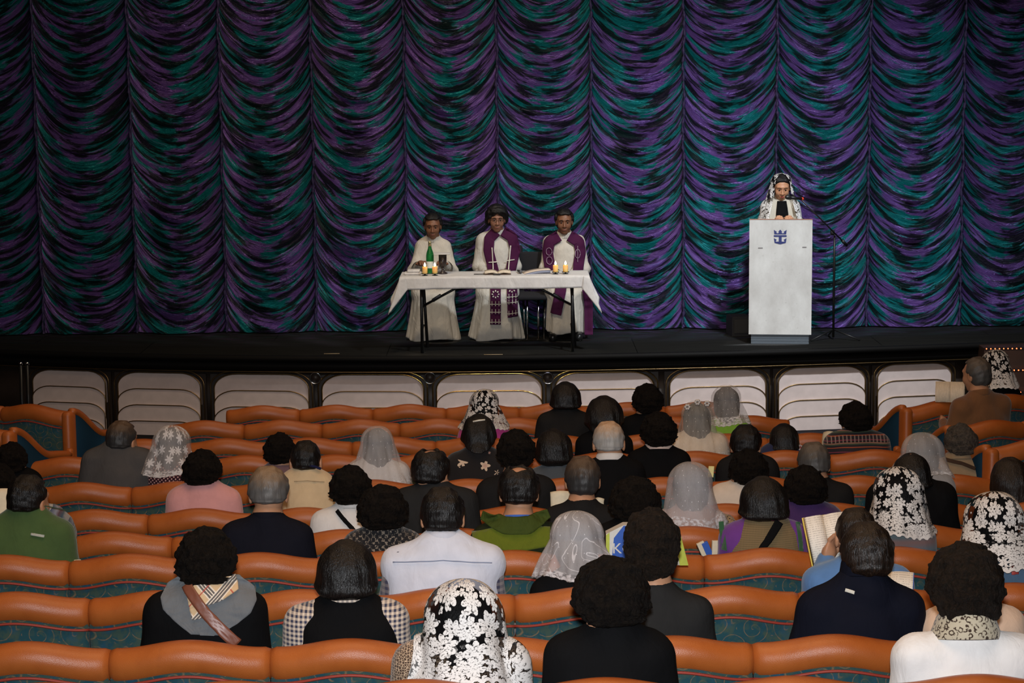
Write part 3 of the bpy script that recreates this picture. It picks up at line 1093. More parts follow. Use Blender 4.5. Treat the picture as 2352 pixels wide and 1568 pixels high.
def person(name_label, head, root_xy, floor, yaw=0.0, sw=.41, hair=('short', .012), hw=None, hairm=None, skin=None, bow=22, turn=0, tilt=0,
           arms='lap', layers=(), collar=None, legs=None, stand=False, bulk=1.0, veil=None, cat='person', fine=False, group=None, hs=1.0, legmat=None, seed=1, robe=False, nbz=None, hbot=None, slope=.10):
    """head = world position of the head centre"""
    root = empty('person', (root_xy[0], root_xy[1], floor), yaw, name_label, cat, group)
    c, s_ = math.cos(-yaw), math.sin(-yaw)
    dx, dy = head[0] - root_xy[0], head[1] - root_xy[1]
    hc = np.array([c * dx - s_ * dy, s_ * dx + c * dy, head[2] - floor])
    T, nb, zs, sx = torso_prims(hc, sw, stand, bulk, nbz, slope)
    Ar, Wr = arm_prims(nb, zs, sx, arms, bulk)
    seat = hc[2] - .70 if stand else .53
    L = leg_prims(seat, stand, .26 if robe else .43)
    prims = T + Ar + L + [('c', nb, hc + np.array([0, -.012, -.070]), .050, .050)]
    lo, hi = bbox(prims, .03)
    body = nets(lambda P: evalprims(P, prims, .045), lo, hi, .015)
    R = eul(-bow * (.45 if not fine else 1), 0, 0)
    R = eul(0, 0, turn) @ eul(0, tilt, 0) @ R
    hv, hf = HEAD_FINE if fine else HEAD
    parts = [body, ((hv * hs) @ R.T + hc, hf)]
    for i, (w, e) in enumerate(Wr):
        parts.append(hand_at(w, e, palm=(0, 0, -1) if arms in ('lap', 'table') else ((1 if i == 0 else -1), .3, .2) if arms == 'pray' else (0, -.3, -1) if arms != 'book' else ((1 if i == 0 else -1), .2, .6), mirror=(i == 1)))
    sk = skin or SKIN
    mk('body', joinq(*parts), sk, root)
    info = dict(root=root, hc=hc, nb=nb, zs=zs, sx=sx, R=R, torso=T, arm=Ar, legs=L, Wr=Wr)
    # clothing
    fs = {}
    stub = R @ (np.array([0, -.030, -.125]) * hs) + hc

    def neckwrap(P, d):            # the garment also closes round the base of a bowed neck
        e = s_cap(P, nb + np.array([0, -.01, -.05]), stub, .058, .060)
        return smin(d, smax(e, P[:, 2] - (nb[2] - .002), .01), .035)
    for i, (nm, mat, kind) in enumerate(layers):
        base = .010 + .014 * i
        if kind == 'vest':
            pr = [(p[0], p[1], (p[2][0] * .80, p[2][1], p[2][2]), p[3], p[4]) if j < 2 else p for j, p in enumerate(T)]
        elif kind == 'coat':
            pr = [p for p in T if True] + Ar
        elif kind == 'wide_vest':
            pr = list(T)
        elif kind == 'short':
            pr = T + [Ar[0], Ar[2]]
        pr = [p for j, p in enumerate(pr) if not (j == 2)]         # leave the neck out
        vf, f = garment(pr, base + (.008 if kind == 'wide_vest' else 0), .05, seed * 7 + i, fold=.0045, h=.0125 if i == 0 else .009, extra=None if stand else neckwrap)
        g = mk(nm, vf, mat, root)
        fs[nm] = f
        info['cloth'] = f
    info['fs'] = fs
    if not robe:
        vf, f2 = garment(L + [T[-1]], .010, .05, seed + 50, fold=.004, lowcut=.09, h=.016)
        mk('trousers', vf, legmat or DARKCLOTH, root)
    if collar:
        cm, ch, cf = collar
        mk('collar', collar_ring(nb, .060, ch, cf), cm, root)
    # hair
    if hair:
        st, th = hair
        if hw is not None:
            th = max(.006, hw / 2 - .078 * hs)
            th = min(th, .055)
        v, f = hair_mesh(st, th / hs)
        hv_ = (v * hs) @ R.T
        if hbot is not None:
            fac = min(1.8, max(.4, hbot / hv_[:, 2].min()))
            hv_[:, 2] = np.where(hv_[:, 2] < 0, hv_[:, 2] * fac, hv_[:, 2])
        mk('hair', (hv_ + hc, f), hairm, root)
        info['th'] = th
    if veil:
        (vf, uv), vm = veil
        g = info.get('cloth')
        Rv = eul(0, 0, turn) @ eul(0, tilt * .5, 0) @ eul(-bow * .45, 0, 0)
        Vv = (vf[0] @ Rv.T + hc).astype(np.float32)
        for _ in range(5):          # the cloth lies on the shoulders
            d = g(Vv)
            e = .004
            gr = np.stack([g(Vv + np.array(a, np.float32) * e) - d for a in ((1, 0, 0), (0, 1, 0), (0, 0, 1))], 1) / e
            gr /= np.linalg.norm(gr, axis=1)[:, None] + 1e-6
            Vv += gr * np.clip(.012 - d, 0, .04)[:, None]
        mk('veil', (Vv, vf[1]), vm, root, uv=uv)
    return info


DARKCLOTH = cloth('dark_trouser_cloth', (0.02, 0.02, 0.025))
BLACKC = cloth('black_cloth', (0.0035, 0.0035, 0.004))
BLACKW = cloth('charcoal_cloth', (0.012, 0.0115, 0.0115))
HB = hairmat('black_hair', (0.0025, 0.002, 0.002), (0.010, 0.008, 0.007), spec=.35)
HBC = hairmat('black_curly_hair', (0.0022, 0.0018, 0.0018), (0.010, 0.007, 0.005), curly=True, spec=.12)
HBR = hairmat('dark_brown_hair', (0.005, 0.003, 0.002), (0.022, 0.012, 0.007))
HBRC = hairmat('dark_brown_wavy_hair', (0.004, 0.003, 0.002), (0.018, 0.010, 0.006), curly=True, spec=.2)
HG = greyhair('grey_hair', (0.28, 0.18, 0.10), (0.13, 0.125, 0.12))
HGD = greyhair('dark_greying_hair', (0.11, 0.065, 0.035), (0.028, 0.028, 0.028))
HW = greyhair('white_hair', (0.62, 0.40, 0.24), (0.42, 0.41, 0.39))
HMG = greyhair('mixed_grey_hair', (0.13, 0.10, 0.075), (0.075, 0.072, 0.068))

# ------------------------------------------------------------------ rows
ROWD = {k: 2632 * (.0027 + .00036 * (k - 1)) for k in range(0, 11)}
ROWY = {0: 1553, 1: 1459, 2: 1345, 3: 1260, 4: 1209, 5: 1158, 6: 1096, 7: 1037, 8: 998, 9: 957, 10: 924}
ROW = {}
for k in range(11):
    p = at_d(1176, ROWY[k], ROWD[k])
    off = (-.291 + .005 * (k - 1)) if k % 2 else (-.010 + .006 * k)
    ROW[k] = (p[1], p[2], p[2] - .97, off)
SEATW = .56

# room shell -------------------------------------------------------
_fl = [(-4.0, ROW[0][2] + .45), (ROW[0][0] - .9, ROW[0][2] + .06)] + [(ROW[k][0], ROW[k][2]) for k in range(11)] + [(ROW[10][0] + .9, 0.0), (24.5, 0.0)]
FLOORF = lambda y: float(np.interp(y, [a for a, b in _fl], [b for a, b in _fl]))
P = np.array([[(x, y, z) for x in (-8, 8)] for y, z in _fl])
V, F = slab(P, np.array([0, 0, -.12]))
tag(mk('floor', (V, F[:, ::-1]), CARPET, smooth=False), kind='structure')
for nm, b in (('wall_left', (-8.1, 10.2, 4.0, .2, 28.8, 9.0)), ('wall_right', (8.1, 10.2, 4.0, .2, 28.8, 9.0)), ('wall_back', (0, -4.1, 4.0, 16.4, .2, 9.0)), ('wall_front', (0, 24.6, 4.0, 16.4, .2, 9.0))):
    tag(mk(nm, box(*b), WALLD, smooth=False), kind='structure')
tag(mk('ceiling', box(0, 10.2, 8.6, 16.4, 28.8, .2), CEIL, smooth=False), kind='structure')

# ------------------------------------------------------------------ stage
DZ = .80
_e = [at_z(px, py, DZ) for px, py in ((-150, 797), (0, 804), (200, 811), (450, 815), (700, 817), (1176, 818), (1500, 811), (1800, 802), (2100, 794), (2352, 785), (2500, 778))]
_xs = np.linspace(-5.4, 6.2, 90)
_ys = np.polyval(np.polyfit([e[0] for e in _e], [e[1] for e in _e], 4), _xs)
STF = lambda x: float(np.interp(x, _xs, _ys))
CY = at_z(1176, 757, DZ)[1]


s0x = at_z(2283, 798, DZ - .01)[0] - .12


def strip(z0, z1, y0, y1, full=1):
    """solid band following the stage front curve"""
    P = np.array([[(x, y + y0, z) for z in (z0, z1)] for x, y in zip(_xs, _ys) if full or x < s0x])
    return slab(P, np.array([0, y1 - y0, 0]))


P = np.array([[(x, y if j == 0 else 24.4, DZ) for j in (0, 1)] for x, y in zip(_xs, _ys)])
v, f = slab(P, np.array([0, 0, -.05]))
stage = mk('floor_stage', (v, f), DECK, smooth=False)
tag(stage, kind='structure')
tag(mk('trim_1', strip(DZ - .055, DZ + .004, -.03, .02), LIP), kind='structure')
tag(mk('trim_2', strip(DZ - .15, DZ - .057, .01, .12), LIP), kind='structure')
tag(mk('wall_stage_front', strip(0.0, DZ - .15, .16, .3, 0), FASCIA), kind='structure')
tag(mk('trim_3', strip(DZ - .156, DZ - .150, .002, .02), BRASS_DULL), kind='structure')

# scalloped panel bays of the stage front
BAYS = [(70, 256), (264, 474), (484, 722), (730, 985), (992, 1256), (1263, 1512), (1526, 1768), (1775, 1995), (2002, 2192)]
ords = ['first', 'second', 'third', 'fourth', 'fifth', 'sixth', 'seventh', 'eighth', 'ninth', 'tenth', 'eleventh', 'twelfth', 'thirteenth']


def rrect_top(w, top, bot, R, n=9):
    pts = [(-w / 2, bot)]
    for i in range(n):
        a = math.pi - math.pi / 2 * i / (n - 1)
        pts.append((-w / 2 + R + R * math.cos(a), top - R * .62 + R * .62 * math.sin(a)))
    for i in range(n):
        a = math.pi / 2 - math.pi / 2 * i / (n - 1)
        pts.append((w / 2 - R + R * math.cos(a), top - R * .62 + R * .62 * math.sin(a)))
    pts.append((w / 2, bot))
    return pts


for i, (a, b) in enumerate(BAYS):
    ya = 19.1
    for _ in range(3):
        pa = at_y(a, 900, ya); ya = STF(pa[0]) + .1
    yb = 19.1
    for _ in range(3):
        pb = at_y(b, 900, yb); yb = STF(pb[0]) + .1
    w = math.hypot(pb[0] - pa[0], yb - ya)
    ang = math.atan2(yb - ya, pb[0] - pa[0])
    rt = empty('stage_front_panel', ((pa[0] + pb[0]) / 2, (ya + yb) / 2, 0.005), ang,
               'pale grey scalloped panel bay with brass rims, %s from the left along the stage front' % ords[i], 'panel', 'scalloped panel bays on the stage front')
    R = min(.24, w * .24)
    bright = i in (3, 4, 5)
    # outer brass frame (double)
    for dr, zt, nm in ((0, .635, 'outer_rim'), (.035, .612, 'inner_rim')):
        pts = [(x, -.035, z) for x, z in rrect_top(w - 2 * dr - .02, zt, .02, R)]
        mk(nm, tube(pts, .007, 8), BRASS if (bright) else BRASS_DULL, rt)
    for j, zt in enumerate((.598, .447, .292, .137)):
        ww = w - .09
        poly = rrect_top(ww, zt, .0 if j == 3 else zt - .30 if zt > .31 else 0.0, R * .92)
        v, f = prism(poly, -.012 - .020 * j - .012, -.0 - .020 * j)
        lf = mk('panel_leaf', (v, f), PANELW, rt, smooth=False)
        if j:
            pts = [(x, -.026 - .020 * j, z) for x, z in poly]
            mk('rim', tube(pts, .0055, 6), BRASS if (i == 4 and j == 1) else BRASS_DULL, lf)  # flash glint on the fifth bay comes from the brighter brass
    mk('back_board', box(0, .012, .3, w + .0, .02, .60), FASCIA, rt, smooth=False)
for i, px in enumerate((724, 987, 1258)):
    p = at_y(px, 868, 19.1)
    y = STF(p[0]) + .06
    p = at_y(px, 868, y)
    pts = [(.054 * math.cos(t), 0, .054 * math.sin(t)) for t in np.linspace(0, 2 * math.pi, 33)]
    o = mk('porthole_ring', join(tube(pts, .006, 8, False), tube([(0, .0, 0), (0, .06, 0)], .045, 20)), [CHROME], loc=(p[0], y, p[2]))
    o.data.materials.append(FASCIA)
    o.data.polygons.foreach_set('material_index', [0 if q.index < 32 * 8 else 1 for q in o.data.polygons])
    tag(o, '%s round chrome ring set high on the stage front between two scalloped bays' % ('left', 'middle', 'right')[i], 'ring', 'chrome rings between the scalloped bays')
for px, lb in ((47, 'left'), (62, 'right')):
    p = at_z(px, 925, 0.0 + .25)
    y = 18.9
    q = at_y(px, 833, y)
    o = empty('railing_post', (q[0], y, 0.0), 0, 'slim dark post with a shiny cap at far left, the %s one of two' % lb, 'post')
    mk('pole', tube([(0, 0, 0), (0, 0, q[2] - .02)], .018, 12), DARK_METAL, o)
    mk('cap', lathe([(.0, q[2] - .02), (.02, q[2] - .018), (.018, q[2] + .005), (0.001, q[2] + .01)]), CHROME, o)
# short marks of tape near the stage edge
for px, py, w in ((762, 812, .15), (1133, 814, .18)):
    p = at_z(px, py, DZ + .001)
    o = mk('floor_tape', box(0, 0, .001, w, .02, .002), plain('pale_tape', (0.45, 0.34, 0.2), .6), loc=p)
    tag(o, 'thin strip of pale tape on the black deck, %s of two by the stage edge' % ('left' if px < 1000 else 'right'), 'tape')

# steps with red light strips on the right
s0 = at_z(2283, 798, DZ - .01)
zz, yy = DZ - .01, s0[1] + .1
st = empty('stage_steps', (s0[0] + 1.0, yy, 0), 0, 'dark carpeted steps with strips of small red lights, right end of the stage', 'steps')
for i in range(4):
    top = zz - .17 * i
    y0 = -.26 * i
    tr = mk('step', box(0, y0 + .1, top / 2, 2.2, .46, top, .004), WALLD, st, smooth=False)
    for q in range(20):
        mk('red_lamp', xf(lathe([(.0005, 0), (.006, .0), (.0055, .004), (.0005, .006)], 8), (-1.08 + .0415 * q, y0 - .135, top - .006), eul(90, 0, 0)), LED, tr)
    mk('nosing', box(0, y0 - .133, top - .005, 2.2, .006, .02), DARK_METAL, tr, smooth=False)

# ------------------------------------------------------------------ curtain
SEAMS = [-320, -110, 100, 315, 520, 727, 937, 1146, 1358, 1568, 1780, 1990, 2203, 2415, 2625]
SX = [at_y(p, 690, CY)[0] for p in SEAMS]


def vnoise(x, y, seed):
    rs = np.random.RandomState(seed)
    T = rs.rand(257, 257)
    xi = np.floor(x).astype(int); yi = np.floor(y).astype(int)
    fx = x - xi; fy = y - yi
    fx = fx * fx * (3 - 2 * fx); fy = fy * fy * (3 - 2 * fy)
    g = lambda a, b: T[a % 256, b % 256]
    return (g(xi, yi) * (1 - fx) + g(xi + 1, yi) * fx) * (1 - fy) + (g(xi, yi + 1) * (1 - fx) + g(xi + 1, yi + 1) * fx) * fy


NU, NV = 44, 640
HT = 5.3
cur = empty('stage_curtain', (0, CY, DZ), 0, 'swagged purple and teal iridescent stage curtain filling the back of the stage', 'curtain')
for c in range(len(SX) - 1):
    x0, x1 = SX[c], SX[c + 1]
    w = x1 - x0
    u = (1 - np.cos(np.linspace(0, math.pi, NU))) / 2 * .55 + np.linspace(0, 1, NU) * .45
    z = np.linspace(0.012, HT, NV)
    Ug, Zg = np.meshgrid(u, z, indexing='ij')
    rs = np.random.RandomState(40 + c)
    dep = .34 + .05 * rs.rand()
    g = np.sin(math.pi * Ug) ** .64
    skew = .10 * (rs.rand() - .5)
    S = Zg + dep * g + skew * Ug + .05 * (vnoise(Ug * 2.2 + c * 9, Zg * 2.1, 3) - .5)
    env = np.sin(math.pi * Ug) ** .8
    def ridge(n): return 1 - np.abs(2 * n - 1)
    n1 = vnoise(Ug * 1.3 + c * 11.3, S * 6.2, 7)
    n2 = ridge(vnoise(Ug * 2.0 + c * 7.1, S * 13.0, 8))
    n3 = ridge(vnoise(Ug * 3.2 + c * 5.7, S * 29.0, 9))
    n4 = vnoise(Ug * 9 + c * 3.1, S * 60.0, 10)
    saw = (S * 4.6 + 1.3 * vnoise(Ug * 1.1 + c * 3.3, S * 2.0, 12)) % 1.0
    sw_ = saw ** 1.7 * (1 - np.clip((saw - .86) / .14, 0, 1))
    H = env * (.085 * n1 + .075 * sw_ + .05) + (.25 + .75 * env) * (.034 * n2 + .018 * n3) + .004 * n4
    # each swag bellies out a little
    Pg = np.stack([x0 + w * Ug, -H + .02, Zg], -1)
    uv = np.stack([Ug + c * 3.7, S], -1).reshape(-1, 2)
    v, f = gridsurf(Pg)
    mk('swag_panel', (v, f), CURTAIN, cur, uv=uv)
for i, x in enumerate(SX):
    n = 300
    z = np.linspace(0.01, HT, n)
    wd = .013 + .006 * np.sin(z * 70 + i) + .004 * np.sin(z * 190)
    P = np.stack([np.stack([x + .007 * np.sin(z * 9 + i * 2) + .004 * np.sin(z * 31 + i) + wd * k, -.035 - .02 * math.cos(k * 1.5) - .004 * np.sin(z * 140 + k), z], -1) for k in np.linspace(-1, 1, 5)], 1)
    v, f = gridsurf(P)
    mk('gathering_tape', (v, f), TAPE, cur)

# ------------------------------------------------------------------ theatre seat
def seat_template():
    rt = empty('theater_seat', (0, 0, 0))
    n = 29
    us = np.linspace(-SEATW / 2, SEATW / 2, n)
    def zc(u): return .97 - .056 - .0425 * (1 - math.cos(2 * math.pi * u / SEATW)) / 2
    def yc(u): return .03 - .055 * math.cos(math.pi * u / SEATW)
    rings = []
    for k, u in enumerate(us):
        e = min(1, (SEATW / 2 - abs(u)) / .016)
        s = .90 + .10 * math.sqrt(max(0, 1 - (1 - e) ** 2))
        if k in (0, n - 1): s = .86
        ring = []
        for j in range(20):
            a = 2 * math.pi * j / 20
            ry, rz = .058 * s, .056 * s
            ca, sa = math.cos(a), math.sin(a)
            zz_ = rz * sa * (1.12 if sa < 0 else 1)
            ring.append((u, yc(u) + ry * (abs(ca) ** .9) * (1 if ca > 0 else -1), zc(u) + zz_))
        rings.append(ring)
    # rounded end caps
    def shrink(r, s, dx):
        r = np.array(r); c = r.mean(0)
        q = c + (r - c) * s
        q[:, 0] += dx
        return q
    rings = [shrink(rings[0], .55, .0)] + rings + [shrink(rings[-1], .55, .0)]
    v, f = loft(rings)
    roll = mk('leather_roll', (v, [q[::-1] for q in f]), LEATHER, rt)
    # upholstered back
    zs_ = [None, .75, .6, .45, .3, .15]
    def panel(front, inset=.004):
        P = np.zeros((n, 7, 3))
        for k, u in enumerate(us):
            uu = u * (1 - 2 * inset / SEATW)
            top = zc(u) - .040
            for j, fr in enumerate(np.linspace(0, 1, 7)):
                z_ = top + (.14 - top) * fr
                y_ = yc(u) * (1 - .3 * fr) + (-.040 if not front else .045 + .035 * math.sin(fr * math.pi) * math.cos(math.pi * u / SEATW)) + .0 * fr
                P[k, j] = (uu, y_, z_)
        return P
    A = panel(False); B = panel(True)
    mk('back_panel', slab(A, (B - A) * .6), FABRIC, rt)
    mk('back_cushion', slab(A + (B - A) * .62, (B - A) * .45), FABRIC, rt)
    pts = [(u, yc(u) - .047, zc(u) - .060) for u in us]
    mk('piping', tube(pts, .0055, 6), PIPING, rt)
    mk('seat_cushion', box(0, .32, .41, .47, .46, .11, .035), FABRIC, rt)
    for s in (-1, 1):
        arm = mk('armrest', box(s * .262, .28, .62, .05, .42, .04, .014), WOOD_ARM, rt)
    mk('seat_base', box(0, .28, .19, .36, .30, .34, .01), DARK_METAL, rt)
    for s in (-1, 1):
        mk('side_standard', box(s * .262, .26, .30, .028, .34, .60, .008), DARK_METAL, rt, smooth=False)
    return rt


SEAT0 = seat_template()
_seat_used = False
SEATS = {}
ROWNAME = {0: 'nearest row', 1: 'second row from the bottom', 2: 'third row from the bottom', 3: 'fourth row from the bottom', 4: 'fifth row from the bottom',
           5: 'sixth row from the bottom', 6: 'sixth row from the stage', 7: 'fourth row from the stage', 8: 'third row from the stage', 9: 'second row from the stage', 10: 'row nearest the stage'}
ROWNAME[6] = 'fifth row from the stage'
OCC = {}          # (row, n) -> description of the sitter


def row_range(k):
    R = {0: (-2.0, 2.3), 1: (-2.2, 2.4), 2: (-2.3, 2.5), 3: (-2.6, 2.9), 4: (-2.9, 3.0), 5: (-3.1, 3.2), 6: (-3.4, 2.9), 7: (-3.1, 2.6), 8: (-2.85, 2.35), 9: (-2.55, 2.05), 10: (-2.25, 1.80)}
    lo, hi = R[k]
    off = ROW[k][3]
    out = []
    for n in range(-8, 9):
        c = off + SEATW * (n + .5)
        if c - SEATW / 2 >= lo - .05 and c + SEATW / 2 <= hi + .05: out.append((n, c))
    return out


def place_seat(loc, rz, label, group):
    global _seat_used
    if not _seat_used:
        o = SEAT0; _seat_used = True
    else:
        o = copy_tree(SEAT0)
    o.location = tuple(float(x) for x in loc)
    o.rotation_euler = (0, 0, rz)
    tag(o, label, 'seat', group)
    return o


def build_seats():
    for k in range(11):
        rr = row_range(k)
        cnt = 0
        for i, (n, c) in enumerate(rr):
            d = OCC.get((k, n))
            if d: lab = 'theatre seat of the %s' % d
            else:
                lab = 'empty orange-topped blue theatre seat, %s from the left in the %s' % (ords[i], ROWNAME[k])
            place_seat((c, ROW[k][0], ROW[k][2]), 0, lab, 'orange leather topped theatre seats in the centre block')


# side blocks: seats turned towards the stage centre with blue end panels
def end_panel(root_seat, side, name='end_panel'):
    """carpeted side panel with a leather covered wavy top rail, on the inner side of an end seat"""
    x = side * (SEATW / 2 + .02)
    ys = np.linspace(.0, .58, 16)
    zt = [.93 - .22 * (1 - math.cos(math.pi * min(1, y / .40))) / 2 - .03 * max(0, (y - .4) / .18) for y in ys]
    P = np.array([[(x, y, z) for z in (.03, t)] for y, t in zip(ys, zt)])
    pn = mk(name, slab(P, np.array([side * .03, 0, 0])), BLUE_SIDE, root_seat, smooth=False)
    mk('top_rail', tube([(x + side * .015, y, t) for y, t in zip(ys, zt)], .026, 10), LEATHER, pn)
    mk('corner_post', box(x + side * .004, -.01, .47, .075, .10, .93, .03), LEATHER, pn)
    mk('front_post', box(x + side * .015, .58, .36, .05, .05, .72, .02), LEATHER, pn)

# ------------------------------------------------------------------ who sits where
_C = cloth
WHITEC = _C('white_shirt_cloth', (0.66, 0.63, 0.60))
NAVYC = _C('navy_cloth', (0.005, 0.006, 0.013))
GREYS = _C('grey_suit_cloth', (0.070, 0.066, 0.064))
DGREY = _C('dark_grey_cloth', (0.018, 0.018, 0.018))
TEALG = _C('slate_cloth', (0.065, 0.075, 0.085))
GING = patterned('gingham_shirt', gingham)
TWEED = patterned('brown_tweed', tweed)
VL_A = lace('lace_of_large_roses', 5.2, 0.0, 1.1, .35)
VL_Q = lace('lace_of_star_flowers', 6.2, 4.3, 1.0, .3)
VL_R = lace('dense_star_lace', 6.4, 8.1, 1.15, .35)
VL_B = lace('fine_floral_lace', 7.5, 2.2, 1.0, .3)
VS_G = sheer('lace_veil_with_leaf_sprays', .34, motif=1)
VS_2 = sheer('plain_tulle', .40)
VS_3 = sheer('stone_studded_tulle', .46, (0.80, 0.80, 0.84), hem=.16)
VS_I = sheer('embroidered_tulle', .48, (0.80, 0.79, 0.82), motif=2)
VS_W = sheer('flowered_tulle', .26, (0.85, 0.82, 0.76))
VS_C = sheer('thin_tulle_with_lace_hem', .26, hem=.2)
BLK_SH = ('shirt', BLACKC, 'coat')

